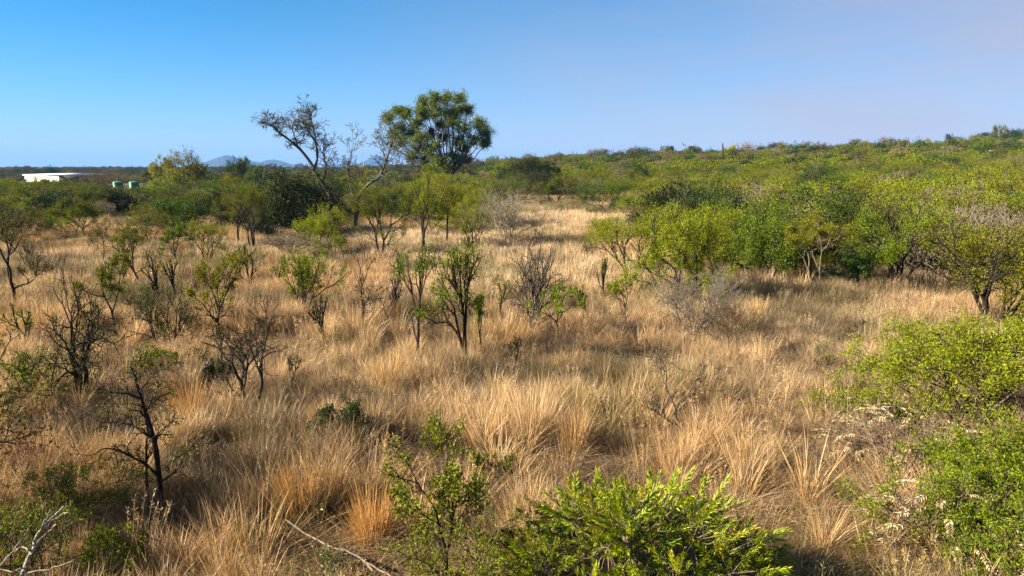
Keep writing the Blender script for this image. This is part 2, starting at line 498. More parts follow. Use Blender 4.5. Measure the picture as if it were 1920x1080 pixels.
PRESET = {
    # spreading thorn tree on one or a few stems with an airy crown
    'thorn': dict(g=dict(stems=2, levels=5, spread=32, ratio=.76, fork=(2, 2, 3), angle=(16, 40), wig=.13, trop=.03, lateral=.28, r0=.055), leaf=dict(sigma=.07, size=.10, aspect=.4), n=5200),
    'umbrella': dict(g=dict(stems=4, levels=5, spread=42, ratio=.74, fork=(2, 3), angle=(14, 36), wig=.12, trop=.02, lateral=.2, r0=.06), leaf=dict(sigma=.075, size=.10, aspect=.4, tmin=.3), n=9000),
    'slim': dict(g=dict(stems=1, levels=4, spread=10, ratio=.72, fork=(2, 2, 3), angle=(15, 45), wig=.10, trop=.06, lateral=.5, r0=.045, central=True), leaf=dict(sigma=.08, size=.10, aspect=.4, tmin=.3), n=1500),
    'bare': dict(g=dict(stems=2, levels=5, spread=30, ratio=.74, fork=(2, 2, 3), angle=(18, 46), wig=.16, trop=.03, lateral=.34, r0=.06), leaf=dict(sigma=.10, size=.07, aspect=.4), n=500),
    'bush': dict(g=dict(stems=6, levels=4, spread=58, ratio=.72, fork=(2, 3), angle=(18, 46), wig=.15, trop=.04, lateral=.4, r0=.05), leaf=dict(sigma=.085, size=.11, aspect=.42, tmin=.1), n=7500),
    'vase': dict(g=dict(stems=5, levels=4, spread=30, ratio=.72, fork=(2, 3), angle=(12, 32), wig=.10, trop=.06, lateral=.3, r0=.04), leaf=dict(sigma=.07, size=.11, aspect=.32, along=.6), n=4200),
    'grey': dict(g=dict(stems=8, levels=5, spread=42, ratio=.74, fork=(2, 3), angle=(10, 30), wig=.10, trop=.05, lateral=.25, r0=.035), leaf=dict(sigma=.05, size=.05, aspect=.35), n=300),
    'dense': dict(g=dict(stems=7, levels=4, spread=62, ratio=.7, fork=(3, 3), angle=(20, 50), wig=.15, trop=.05, lateral=.5, r0=.06), leaf=dict(sigma=.125, size=.13, aspect=.5, tmin=0), n=12000),
}

def plant_meshes(kind, seed, height, width, n=None, split=True, size=None, mat=None, rmin=0.004, rscale=1.0, zmin=None, **over):
    pr = PRESET[kind]
    g = dict(pr['g']); lf = dict(pr['leaf'])
    for k, v in over.items():
        (lf if k in ('sigma', 'size', 'aspect', 'tmin', 'flat', 'along', 'droop') else g)[k] = v
    if size: lf['size'] = size
    rng = random.Random(seed); nrng = np.random.default_rng(seed)
    P, Rr, L, SUB = skeleton(rng, height, width, **g)
    Rr = Rr * rscale * max(height, 1.0) / 3.2
    lv = L.max()
    if split and kind in ('thorn', 'bare', 'slim', 'umbrella'):
        trunk = []; branches = []
        for k in np.unique(SUB):
            m_ = SUB == k; first = L[m_].min()
            (trunk if first == 0 else branches).append(wood_mesh('trunk' if first == 0 else 'branch', P[m_], Rr[m_], L[m_], 0, lv, rmin))
    else:
        trunk = [wood_mesh('trunk', P, Rr, L, 0, lv, rmin)]; branches = []
    crown = None
    count = pr['n'] if n is None else n
    if count:
        tips = P[L >= lv - (1 if kind == 'dense' else 0)]
        if zmin: tips = tips[tips[:, -1, 2] > zmin * height]
        lf['sigma'] = lf['sigma'] * max(width, height * .7) / 3.0
        v, q = leaf_cloud(nrng, tips, count, **lf)
        crown = mesh_from('crown', v, [q], mat or M_LEAF)
    return trunk, branches, crown

OCC = []          # (x, y, radius) of what already stands
def place_plant(name, label, cat, kind, u, vb, vt, wpx, leaf_col, bark_col=B_DARK, seed=0, depth=None, group=None, rz=None, hmul=1.0, **kw):
    if depth is None:
        p, t = at(u, vb)
    else:
        p = at_depth(u, depth); t = depth * math.cos(PITCH)
        vb = float(project(p.x, p.y, p.z)[1])
    h = max(0.25, (vb - vt) / FPX * t * (1.06 if t < 60 else 1.02)) * hmul
    w = wpx / FPX * t
    if 'size' not in kw:
        fz, fn = (.60, 2.2) if t < 58 else ((.8, 1.4) if t < 115 else (1, 1))
        kw['size'] = PRESET[kind]['leaf']['size'] * fz; kw['n'] = int(kw.get('n', PRESET[kind]['n']) * fn)
    if kind in ('bare', 'thorn', 'slim'): kw.setdefault('rscale', 1.08); kw.setdefault('rmin', .006)
    tr, br, cr = plant_meshes(kind, seed, h, w, **kw)
    rng = random.Random(seed + 77)
    o = thing(name, label, cat, p, rng.uniform(0, 6.28) if rz is None else rz, group)
    for m_ in tr: add_obj('trunk', m_, o, bark_col)
    for m_ in br: add_obj('branch', m_, o, bark_col)
    if cr: add_obj('crown', cr, o, leaf_col)
    OCC.append((p.x, p.y, w * 0.42))
    return o
# ------------------------------------------------------------------ ground and hills
def build_ground():
    rad = np.geomspace(0.6, 10300, 170); ns = 288
    a = np.arange(ns) * 2 * np.pi / ns
    X = (rad[:, None] * np.sin(a)[None]).ravel(); Y = (rad[:, None] * np.cos(a)[None]).ravel()
    Z = terrain(X, Y)
    v = np.concatenate([np.stack([X, Y, Z], 1), [[0, 0, tz(0, 0.01)]]])
    i = np.arange(len(rad) - 1)[:, None] * ns; k = np.arange(ns)[None]; k2 = (k + 1) % ns
    q = np.stack([i + k, i + ns + k, i + ns + k2, i + k2], -1).reshape(-1, 4)
    c = len(v) - 1
    t = np.stack([np.full(ns, c), np.arange(ns), (np.arange(ns) + 1) % ns], 1)
    o = add_obj('ground', mesh_from('ground', v, [t, q], M_GROUND, True))
    o['kind'] = 'structure'; o['label'] = 'bare brown earth under the dry grass and scrub'; o['category'] = 'ground'
build_ground()

def hill_material():
    m, n, l, out = new_mat('wooded_hill')
    tc = n.new('ShaderNodeTexCoord'); no = n.new('ShaderNodeTexNoise'); no.inputs['Scale'].default_value = 0.012; no.inputs['Detail'].default_value = 8
    l.new(tc.outputs['Object'], no.inputs['Vector'])
    r = ramp(n, [(0.3, (0.010, 0.016, 0.010)), (0.7, (0.028, 0.034, 0.020))]); l.new(no.outputs['Fac'], r.inputs['Fac'])
    p = n.new('ShaderNodeBsdfPrincipled'); p.inputs['Roughness'].default_value = 1; l.new(r.outputs[0], p.inputs['Base Color'])
    l.new(p.outputs[0], out.inputs['Surface']); return m
M_HILL = hill_material()
HILLS = [  # column of the peak, half width in columns, row of the peak, distance, skew
    (428, 78, 291, 6400, 0.15), (512, 62, 298, 6900, -0.1), (470, 60, 302, 7300, 0), (704, 48, 292, 7600, 0.1), (655, 40, 302, 7900, 0)]
for (u, hw, v, dist, skew) in HILLS:
    base = at_depth(u, dist); top = EYE + (HORIZON - v) / FPX * dist
    rx = hw / FPX * dist; ry = rx * 0.8
    n = 48
    g = np.linspace(-1.35, 1.35, n)
    GX, GY = np.meshgrid(g, g, indexing='ij')
    rr = np.hypot(GX + skew * GX * GX, GY)
    hgt = np.clip(np.exp(-2.7 * rr ** 1.8) - 0.035, -0.05, 1) * (1 + 0.25 * (fbm(GX * 3 + u, GY * 3, 3) - .5))
    hgt = hgt + 0.14 * (fbm(GX * 6 + u, GY * 6, 8) - 0.5) * np.exp(-2 * rr ** 2)
    V = np.stack([base.x + GX * rx, base.y + GY * ry, -3 + hgt * (top + 3)], -1).reshape(-1, 3)
    i = np.arange(n - 1)[:, None] * n; k = np.arange(n - 1)[None]
    q = np.stack([i + k, i + n + k, i + n + k + 1, i + k + 1], -1).reshape(-1, 4)
    o = add_obj('hill', mesh_from('hill', V, [q], M_HILL, True))
    o['kind'] = 'structure'; o['label'] = 'far blue hill on the horizon'; o['category'] = 'hill'

# ------------------------------------------------------------------ instanced stuff
def instancer(name, pts, rot, scl, idx, tint, protos, label, cat):
    colx = bpy.data.collections.new(name + '_kinds')
    for k, me in enumerate(protos):
        po = bpy.data.objects.new('%s_kind_%02d' % (name, k), me); colx.objects.link(po)
    me = bpy.data.meshes.new(name)
    me.vertices.add(len(pts)); me.vertices.foreach_set('co', np.asarray(pts, np.float32).ravel())
    def attr(nm, ty, key, data):
        a = me.attributes.new(nm, ty, 'POINT'); a.data.foreach_set(key, np.ascontiguousarray(data).ravel())
    attr('rot', 'FLOAT_VECTOR', 'vector', np.asarray(rot, np.float32))
    attr('scl', 'FLOAT_VECTOR', 'vector', np.asarray(scl, np.float32))
    attr('kind_index', 'INT', 'value', np.asarray(idx, np.int32))
    attr('tint', 'FLOAT_COLOR', 'color', np.concatenate([np.asarray(tint, np.float32), np.ones((len(pts), 1), np.float32)], 1))
    o = add_obj(name, me)
    ng = bpy.data.node_groups.new(name, 'GeometryNodeTree')
    ng.interface.new_socket('Geometry', in_out='INPUT', socket_type='NodeSocketGeometry')
    ng.interface.new_socket('Geometry', in_out='OUTPUT', socket_type='NodeSocketGeometry')
    n, l = ng.nodes, ng.links
    gi = n.new('NodeGroupInput'); go = n.new('NodeGroupOutput')
    iop = n.new('GeometryNodeInstanceOnPoints')
    ci = n.new('GeometryNodeCollectionInfo'); ci.inputs['Collection'].default_value = colx
    ci.inputs['Separate Children'].default_value = True; ci.inputs['Reset Children'].default_value = True
    def named(nm, ty):
        a = n.new('GeometryNodeInputNamedAttribute'); a.data_type = ty; a.inputs['Name'].default_value = nm
        return [s for s in a.outputs if s.enabled and s.name == 'Attribute'][0]
    l.new(gi.outputs[0], iop.inputs['Points']); l.new(ci.outputs[0], iop.inputs['Instance'])
    iop.inputs['Pick Instance'].default_value = True
    l.new(named('kind_index', 'INT'), iop.inputs['Instance Index'])
    l.new(named('rot', 'FLOAT_VECTOR'), iop.inputs['Rotation'])
    l.new(named('scl', 'FLOAT_VECTOR'), iop.inputs['Scale'])
    l.new(iop.outputs[0], go.inputs[0])
    md = o.modifiers.new('scatter', 'NODES'); md.node_group = ng
    o['kind'] = 'stuff'; o['label'] = label; o['category'] = cat
    return o

def blades(nrng, count, base_r, hmin, hmax, width, lean, curl, flat=0.0):
    """grass blades as tapering strips of two quads and a tip"""
    az = nrng.uniform(0, 2 * np.pi, count); r = base_r * np.sqrt(nrng.uniform(0, 1, count))
    base = np.stack([r * np.cos(az), r * np.sin(az), np.full(count, -0.03)], 1)
    az2 = az + nrng.normal(0, 0.7, count)
    out = np.stack([np.cos(az2), np.sin(az2), np.zeros(count)], 1)
    h = nrng.uniform(hmin, hmax, count)[:, None]
    ln = np.abs(nrng.normal(0, 1, count))[:, None] * lean + flat
    cu = nrng.uniform(0.2, 1.0, count)[:, None] * curl
    ts = [0, 0.42, 0.78, 1.0]
    side = np.stack([-np.sin(az2 + 0.9), np.cos(az2 + 0.9), np.zeros(count)], 1)
    rot = nrng.uniform(0, np.pi, count)
    side = np.stack([np.cos(rot), np.sin(rot), np.zeros(count)], 1)
    w = (width * nrng.uniform(0.6, 1.3, count))[:, None]
    rows = []
    for t, wf in zip(ts, (1.0, 0.85, 0.5, 0.0)):
        p = base + out * h * (ln * t + cu * t * t) + np.array([0, 0, 1.]) * h * (t - 0.35 * cu * t * t) / np.sqrt(1 + ln * ln)
        if wf > 0:
            rows += [p - side * w * wf * .5, p + side * w * wf * .5]
        else: rows.append(p)
    V = np.stack(rows, 1)
    b = (np.arange(count) * 7)[:, None]
    q = np.concatenate([b + np.array([0, 1, 3, 2]), b + np.array([2, 3, 5, 4])])
    t = b + np.array([4, 5, 6])
    return V.reshape(-1, 3), q, t

def blade_mesh(name, seed, parts, mat=None):
    nrng = np.random.default_rng(seed); vs_, qs, ts_ = [], [], []; o = 0
    for p in parts:
        v, q, t = blades(nrng, **p); vs_.append(v); qs.append(q + o); ts_.append(t + o); o += len(v)
    return mesh_from(name, np.concatenate(vs_), [np.concatenate(qs), np.concatenate(ts_)], mat or M_GRASS)

GR = []
# 0-4 tall tussock, 5-8 fine patch, 9-11 flattened mat, 12-14 far tussock patch, 15-17 far fine patch
for k in range(5):
    GR.append(blade_mesh('tussock_blades', 10 + k, [dict(count=95, base_r=.13, hmin=.5, hmax=1.08, width=.0085, lean=.24, curl=.20 + .09 * k),
                                                     dict(count=55, base_r=.20, hmin=.25, hmax=.6, width=.009, lean=.5, curl=.4)]))
for k in range(4):
    GR.append(blade_mesh('fine_blades', 20 + k, [dict(count=150, base_r=.42, hmin=.28, hmax=.62, width=.0065, lean=.32, curl=.4)]))
for k in range(3):
    GR.append(blade_mesh('mat_blades', 30 + k, [dict(count=150, base_r=.45, hmin=.3, hmax=.7, width=.007, lean=.5, curl=.8, flat=.9)]))
for k in range(3):
    GR.append(blade_mesh('far_tussock_blades', 40 + k, [dict(count=150, base_r=.5, hmin=.5, hmax=1.0, width=.017, lean=.18, curl=.2)]))
for k in range(3):
    GR.append(blade_mesh('far_fine_blades', 50 + k, [dict(count=150, base_r=.7, hmin=.3, hmax=.6, width=.018, lean=.35, curl=.35)]))

def plume_mesh(seed):
    """tall stems with loose seed heads"""
    nrng = np.random.default_rng(seed); rng = random.Random(seed); vs_, qs, ts_ = [], [], []; o = 0
    for k in range(14):
        h = rng.uniform(.8, 1.25); az = rng.uniform(0, 6.28); ln = abs(rng.gauss(0, .16)); r = rng.uniform(0, .12)
        p0 = np.array((r * math.cos(az), r * math.sin(az), 0)); d = np.array((ln * math.cos(az), ln * math.sin(az), 1.0)); d /= np.linalg.norm(d)
        a2 = rng.uniform(0, 3.14); sd = np.array((math.cos(a2), math.sin(a2), 0)) * .0035
        top = p0 + d * h
        vs_.append(np.array([p0 - sd, p0 + sd, top + sd * .5, top - sd * .5])); qs.append(np.array([[0, 1, 2, 3]]) + o); o += 4
        for j in range(16):
            t = rng.uniform(.78, 1.02); b = p0 + d * h * t
            e = np.array((rng.gauss(0, 1), rng.gauss(0, 1), rng.uniform(.2, 1.6))); e /= np.linalg.norm(e)
            L = rng.uniform(.03, .075); sd2 = np.cross(e, (rng.gauss(0, 1), rng.gauss(0, 1), .1)); sd2 = sd2 / np.linalg.norm(sd2) * .0045
            vs_.append(np.array([b, b + e * L * .5 + sd2, b + e * L, b + e * L * .5 - sd2])); qs.append(np.array([[0, 1, 2, 3]]) + o); o += 4
    return mesh_from('seed_head_blades', np.concatenate(vs_), [np.concatenate(qs)], M_GRASS)

def twig_litter_mesh(seed):
    """dead weed: a few thin forked stalks"""
    rng = random.Random(seed)
    br = grow(rng, stems=3, levels=3, spread=60, ratio=.7, fork=(2, 2, 3), angle=(20, 55), wig=.22, trop=.02, lateral=.4, r0=.008, L0=.28, start=.05)
    P = np.array([[tuple(p) for p in b[0]] for b in br]); Rr = np.maximum(np.array([b[1] for b in br]), .0025)
    v, f = tubes(P, Rr, 3)
    return mesh_from('dead_weed_stalks', v, [f], M_GRASS)

def weed_mesh(seed):
    """small leafy weed"""
    rng = random.Random(seed); nrng = np.random.default_rng(seed)
    br = grow(rng, stems=4, levels=2, spread=50, ratio=.7, fork=(2, 3), angle=(20, 50), wig=.2, trop=.05, lateral=.4, r0=.006, L0=.22, start=.04)
    P = np.array([[tuple(p) for p in b[0]] for b in br]); Rr = np.maximum(np.array([b[1] for b in br]), .0025)
    v, f = tubes(P, Rr, 3); lv, lq = leaf_cloud(nrng, P, 420, .04, .045, .35)
    return mesh_from('weed_leaves', np.concatenate([v, lv]), [np.concatenate([f, lq + len(v)])], M_GRASS)
GR += [plume_mesh(80), plume_mesh(81), twig_litter_mesh(82), twig_litter_mesh(83), twig_litter_mesh(84), weed_mesh(85), weed_mesh(86), weed_mesh(87)]   # 18,19 / 20-22 / 23-25

STRAW = np.array((0.445, 0.292, 0.130)); PALE = np.array((0.52, 0.37, 0.20)); ORANGE = np.array((0.40, 0.232, 0.080))
BROWN = np.array((0.15, 0.10, 0.042)); GREYB = np.array((0.36, 0.265, 0.155)); OLGR = np.array((0.15, 0.14, 0.03)); GRGR = np.array((0.115, 0.14, 0.018))

def build_grass():
    nrng = np.random.default_rng(4)
    def scatter(dmin, dmax, per):
        """points in the seen sector, even per square metre"""
        n = int(per * 0.80 * (dmax ** 2 - dmin ** 2))
        d = np.sqrt(nrng.uniform(dmin ** 2, dmax ** 2, n)); a = nrng.uniform(-0.80, 0.80, n)
        return d * a, d
    P, I, S, T, RO = [], [], [], [], []
    holes = []                                    # hollows where the tall grass is missing
    for (hu, hv, hr) in [(1535, 990, .95), (1600, 960, .6), (1440, 950, .7), (1375, 908, .5), (120, 1015, 1.0), (210, 960, .6), (510, 1030, .6), (1035, 888, .5), (645, 915, .45), (775, 850, .6), (590, 775, .8),
                         (860, 800, .5), (1110, 655, .9), (420, 850, .6), (1330, 640, 1.3), (1420, 770, .6), (560, 700, .7), (1090, 660, .6), (130, 870, .7), (340, 900, .5)]:
        p_, _ = at(hu, hv); holes.append((p_.x, p_.y, hr * .72))
    hr_ = random.Random(17)
    for k in range(22):
        d = math.sqrt(hr_.uniform(9 ** 2, 38 ** 2)); holes.append((d * hr_.uniform(-.75, .75), d, hr_.uniform(.2, .55) * (1 + d / 40)))
    def open_ground(x, y):
        m = np.ones(len(x), bool)
        for (hx, hy, hr) in holes:
            e = ((x - hx) / 1.25) ** 2 + (y - hy) ** 2 < (hr * (.75 + .5 * fbm(x * 1.5, y * 1.5, 13))) ** 2
            m &= ~e
        return m
    def put(x, y, lo, hi, sc, tint, tilt):
        if hi <= 9 or 18 <= lo < 20:
            k = open_ground(x, y) | (nrng.uniform(0, 1, len(x)) < .08)
            x, y, sc, tint = x[k], y[k], sc[k], tint[k]
        n = len(x)
        P.append(np.stack([x, y, terrain(x, y) - 0.02], 1))
        I.append(nrng.integers(lo, hi, n)); S.append(sc); T.append(tint)
        RO.append(np.stack([nrng.normal(0, tilt, n), nrng.normal(0, tilt, n) + 0.07, nrng.uniform(0, 6.28, n)], 1))
    def tint_of(x, y):
        n = len(x)
        a = fbm(x * 0.16, y * 0.11, 21)[:, None]; b = fbm(x * 0.35, y * 0.35, 31)[:, None]; c = fbm(x * 0.07, y * 0.05, 41)[:, None]
        f = np.clip((a - .36) / .28, 0, 1)
        col = ORANGE * (1 - f) + STRAW * f
        f = np.clip((c - .45) / .2, 0, 1); f = f * np.clip((y - 14) / 30, 0.15, 1)[:, None]
        col = col * (1 - f) + PALE * f
        u, v = project(x, y, terrain(x, y))
        gz = np.exp(-(((u - 1500) / 330) ** 2 + ((v - 690) / 150) ** 2))[:, None] * np.clip(b * 1.6, 0, 1)
        col = col * (1 - gz * .8) + GREYB * gz * .8
        br = np.clip((b - .535) / .08, 0, 1) * .85  # dark brown pockets put the shade of gaps between tufts into the tint
        col = col * (1 - br) + BROWN * br
        ol = np.clip((fbm(x * 0.22 + 9, y * 0.16, 51) - .57) / .12, 0, 1)[:, None] * .6 * (1 - gz)
        col = col * (1 - ol) + OLGR * ol
        gr = (nrng.uniform(0, 1, n) < 0.025)[:, None] * 0.8
        col = col * (1 - gr) + GRGR * gr
        return col * nrng.uniform(.82, 1.28, n)[:, None]
    # near
    x, y = scatter(6.5, 34, 7.0)
    _k0 = fbm(x * 0.5, y * 0.5, 61) > 0.465 + 0.12 * (nrng.uniform(0, 1, len(x)) - .5)
    keep = (fbm(x * .13 + 4, y * .13, 88) < .66) | (nrng.uniform(0, 1, len(x)) < .25); x0_, y0_ = x, y
    x, y = x[keep & _k0], y[keep & _k0]
    hz = np.clip(0.45 + 1.15 * fbm(x * 0.28, y * 0.28, 71), .5, 1.35) * nrng.uniform(.75, 1.2, len(x))
    u_, v_ = project(x, y, terrain(x, y)); hz = hz * (1 - .4 * np.exp(-(((u_ - 1520) / 260) ** 2 + ((v_ - 700) / 130) ** 2)))
    put(x, y, 0, 5, np.stack([hz * 1.05, hz * 1.05, hz], 1), tint_of(x, y) * 1.04, .09)
    x, y = scatter(6.5, 36, 3.8)
    keep = fbm(x * 0.5, y * 0.5, 61) > 0.40 + 0.2 * (nrng.uniform(0, 1, len(x)) - .5)
    x, y = x[keep], y[keep]
    hz = nrng.uniform(.6, 1.25, len(x))
    put(x, y, 5, 9, np.stack([hz, hz, hz * nrng.uniform(.45, .95, len(x))], 1), tint_of(x, y) * .82, .12)
    x, y = scatter(6.5, 34, 3.0)
    hz = nrng.uniform(.7, 1.3, len(x))
    put(x, y, 9, 12, np.stack([hz, hz, hz * .8], 1), tint_of(x, y) * .66, .12)
    # stems with seed heads, dead weeds, green weeds
    x, y = scatter(6.5, 40, .5); hz = nrng.uniform(.7, 1.15, len(x))
    put(x, y, 18, 20, np.stack([hz, hz, hz], 1), tint_of(x, y) * .95, .1)
    x, y = scatter(6.5, 45, 2.2); k = fbm(x * .25, y * .25, 95) > .50; x, y = x[k], y[k]; hz = nrng.uniform(.6, 1.5, len(x))
    put(x, y, 20, 23, np.stack([hz, hz, hz * .9], 1), np.tile(np.array((.13, .09, .06)), (len(x), 1)) * nrng.uniform(.3, 1.5, (len(x), 1)), .25)
    x, y = scatter(6.5, 60, .55); k = fbm(x * .2, y * .2, 96) > .52; x, y = x[k], y[k]; hz = nrng.uniform(.6, 1.5, len(x))
    put(x, y, 23, 26, np.stack([hz, hz, hz], 1), np.tile(np.array((.10, .115, .02)), (len(x), 1)) * nrng.uniform(.5, 1.3, (len(x), 1)), .1)
    # middle and far
    x, y = scatter(33, 120, 1.5)
    keep = fbm(x * 0.4, y * 0.4, 62) > 0.43
    x, y = x[keep], y[keep]
    hz = np.clip(0.45 + 1.1 * fbm(x * 0.2, y * 0.2, 72), .5, 1.3) * nrng.uniform(.8, 1.15, len(x))
    put(x, y, 12, 15, np.stack([hz * 1.1, hz * 1.1, hz], 1), tint_of(x, y) * 1.05, .07)
    x, y = scatter(34, 130, 1.1)
    hz = nrng.uniform(.7, 1.3, len(x))
    put(x, y, 15, 18, np.stack([hz, hz, hz], 1), tint_of(x, y) * .85, .08)
    instancer('dry_grass', np.concatenate(P), np.concatenate(RO), np.concatenate(S), np.concatenate(I), np.clip(np.concatenate(T), 0.01, .8), GR,
              'tall straw coloured dry grass covering the clearing', 'grass')
build_grass()

# ------------------------------------------------------------------ buildings, tanks, mast
M_WHITE = paint_material('white_sheet', (0.78, 0.77, 0.74), 0.5, 0.12, 0.8)
M_ROOF = paint_material('roof_sheet', (0.72, 0.71, 0.70), 0.4, 0.1, 0.7)
M_SHADE = paint_material('dark_opening', (0.03, 0.03, 0.035), 0.6)
M_WALLSHADE = paint_material('shade_toned_wall', (0.11, 0.085, 0.075), 0.9, 0.25, 1.5)  # shade of the wall turned from the sun, put into its colour
M_TANK = paint_material('green_plastic', (0.02, 0.12, 0.04), 0.35, 0.12, 1.2)
M_TANKLID = paint_material('lid_highlight', (0.06, 0.16, 0.09), 0.4)  # paler than the tank: highlight on the top painted into the lid
M_STEEL = paint_material('galvanised_steel', (0.33, 0.34, 0.35), 0.45)
M_CARW = paint_material('car_white', (0.8, 0.8, 0.8), 0.25, 0.04)
M_GLASS = paint_material('dark_glass', (0.015, 0.018, 0.02), 0.1, 0.02)
M_RUBBER = paint_material('rubber', (0.02, 0.02, 0.02), 0.8)

def ribbed_wall(L, z0, z1, pitch=0.5, dep=0.05):
    """corrugated sheet along x from 0 to L, face towards -y"""
    n = int(L / (pitch / 4)); xs = np.linspace(0, L, n + 1)
    ys = np.where(np.arange(n + 1) % 4 < 2, 0, -dep)
    v = np.concatenate([np.stack([xs, ys, np.full(n + 1, z0)], 1), np.stack([xs, ys, np.full(n + 1, z1)], 1)])
    k = np.arange(n)
    return v, np.stack([k, k + 1, n + 2 + k, n + 1 + k], 1)

def build_shed():
    dep = 250.0
    p = at_depth(112, dep); g = p.z
    top = EYE - (326.5 - HORIZON) / FPX * dep - g
    o = thing('storage_shed', 'long white flat-roofed shed standing beyond the scrub', 'building', p, 0)
    th = R(22)                        # the lit wall runs off to the left and away
    LW, LD = 17.0, 14.0
    # local frame: corner towards the camera at the origin; lit wall along -x turned by th, shaded wall along +x
    def turned(v, ang, ox=0, oy=0):
        c, s = math.cos(ang), math.sin(ang)
        v = np.asarray(v, float).copy(); x = v[:, 0] * c - v[:, 1] * s + ox; y = v[:, 0] * s + v[:, 1] * c + oy
        v[:, 0], v[:, 1] = x, y; return v
    v, q = ribbed_wall(LW, -0.5, top - .45)
    v[:, 0] -= LW
    me = mesh_from('wall', turned(v, -th), [q], M_WHITE); add_obj('wall', me, o)['label'] = 'sunlit white sheet wall'
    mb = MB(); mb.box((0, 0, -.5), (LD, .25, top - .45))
    me = mb.build('wall', M_WALLSHADE)
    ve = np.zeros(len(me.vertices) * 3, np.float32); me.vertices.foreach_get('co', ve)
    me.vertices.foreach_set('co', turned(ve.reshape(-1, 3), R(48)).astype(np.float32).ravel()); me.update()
    add_obj('wall', me, o)['label'] = 'dark wall with shade put into its colour'
    # roof slab over the footprint
    a = np.array([[0, 0], [-LW * math.cos(th), LW * math.sin(th)], [LD * math.cos(R(48)), LD * math.sin(R(48))]])
    A, B_, D = a[0], a[1], a[2]; E = B_ + D - A
    cen = (A + B_ + D + E) / 4
    pts = [cen + (p_ - cen) * 1.05 for p_ in (A, D, E, B_)]
    mb = MB()
    lo = [(x, y, top - .45 + .003) for x, y in pts]; hi = [(pts[0][0], pts[0][1], top - .12), (pts[1][0], pts[1][1], top + .25), (pts[2][0], pts[2][1], top + .3), (pts[3][0], pts[3][1], top - .1)]
    mb.add(lo + hi, f4=[(3, 2, 1, 0), (4, 5, 6, 7), (0, 1, 5, 4), (1, 2, 6, 5), (2, 3, 7, 6), (3, 0, 4, 7)])
    add_obj('roof', mb.build('roof', M_ROOF), o)
    for x0, w in ((-3.2, 2.4), (-8.0, 2.0), (-12.4, 2.0)):
        mb = MB(); mb.box((x0 - w / 2, -.09, .5), (x0 + w / 2, -.055, 1.25))
        me = mb.build('window', M_SHADE)
        ve = np.zeros(len(me.vertices) * 3, np.float32); me.vertices.foreach_get('co', ve)
        me.vertices.foreach_set('co', turned(ve.reshape(-1, 3), -th).astype(np.float32).ravel()); me.update()
        add_obj('window', me, o)
    # low lean-to further left
    p2 = at_depth(4, 235)
    o2 = thing('outbuilding', 'low outbuilding with a dark flat roof beside the white shed', 'building', p2, R(-8))
    mb = MB(); mb.box((-7, 0, -.5), (3.6, 6, 2.0)); add_obj('wall', mb.build('wall', M_WHITE), o2)
    mb = MB(); mb.box((-7.4, -.5, 2.003), (4.0, 6.4, 2.2)); add_obj('roof', mb.build('roof', M_SHADE), o2)
    mb = MB(); mb.box((-3.0, -.06, -.3), (2.0, -.003, 1.6)); add_obj('door', mb.build('door', M_SHADE), o2)
build_shed()

def build_tank(u, dep, dia, label):
    p = at_depth(u, dep)
    top = EYE - (338.5 - HORIZON) / FPX * dep - p.z
    o = thing('water_tank', label, 'tank', p, 0, 'green water tanks')
    r = dia / 2; mb = MB(); prof = [(r * .98, -.3)]
    n = 7; hh = top - .42
    for k in range(n):
        z = hh * k / n
        prof += [(r, z + .02), (r, z + hh / n * .72), (r * .965, z + hh / n * .8), (r * .965, z + hh / n * .94)]
    prof += [(r, hh), (r * .97, hh + .08)]
    mb.lathe(prof, 32); add_obj('tank_wall', mb.build('tank_wall', M_TANK, True), o)
    mb = MB(); mb.lathe([(r * .968, hh + .07), (r * .8, hh + .2), (r * .45, hh + .33), (.3, hh + .37), (.3, hh + .42), (.01, hh + .42)], 32)
    add_obj('dome', mb.build('dome', M_TANKLID, True), o)
    mb = MB(); mb.tube([(r * .9, -.2, .2), (r * 1.2, -.3, .2), (r * 1.25, -.3, -.3)], [.04, .04, .04]); add_obj('pipe', mb.build('pipe', M_STEEL), o)
build_tank(222, 196, 2.7, 'green plastic water tank nearer the white shed')
build_tank(252, 200, 2.6, 'green plastic water tank farther from the white shed')

def build_mast(u, dep, vt, w, label, name='lattice_mast'):
    p = at_depth(u, dep); h = EYE + (HORIZON - vt) / FPX * dep - p.z
    o = thing(name, label, 'mast', p)
    ang = [R(90 + 120 * k) for k in range(3)]
    hl = h * .72
    for a in ang:
        mb = MB(); mb.tube([(w * math.cos(a), w * math.sin(a), -.3), (w * .7 * math.cos(a), w * .7 * math.sin(a), hl)], [.05, .05], 5)
        add_obj('leg', mb.build('leg', M_STEEL), o)
    mb = MB(); nz = 22
    for k in range(nz):
        z0, z1 = hl * k / nz, hl * (k + 1) / nz
        for j in range(3):
            a, b = ang[j], ang[(j + 1) % 3]
            f = 1 - .3 * z0 / hl; f2 = 1 - .3 * z1 / hl
            mb.tube([(w * f * math.cos(a), w * f * math.sin(a), z0), (w * f2 * math.cos(b), w * f2 * math.sin(b), z1)], [.025, .025], 3)
    add_obj('bracing', mb.build('bracing', M_STEEL), o)
    mb = MB(); mb.tube([(0, 0, hl - 1), (0, 0, h)], [.09, .05], 6); add_obj('antenna', mb.build('antenna', M_STEEL), o)
    mb = MB(); mb.box((-.5, -.06, hl - .5), (.5, .06, hl - .4)); add_obj('crossarm', mb.build('crossarm', M_STEEL), o)
build_mast(679, 420, 262, .28, 'tall thin lattice radio mast rising between the leaning trees')
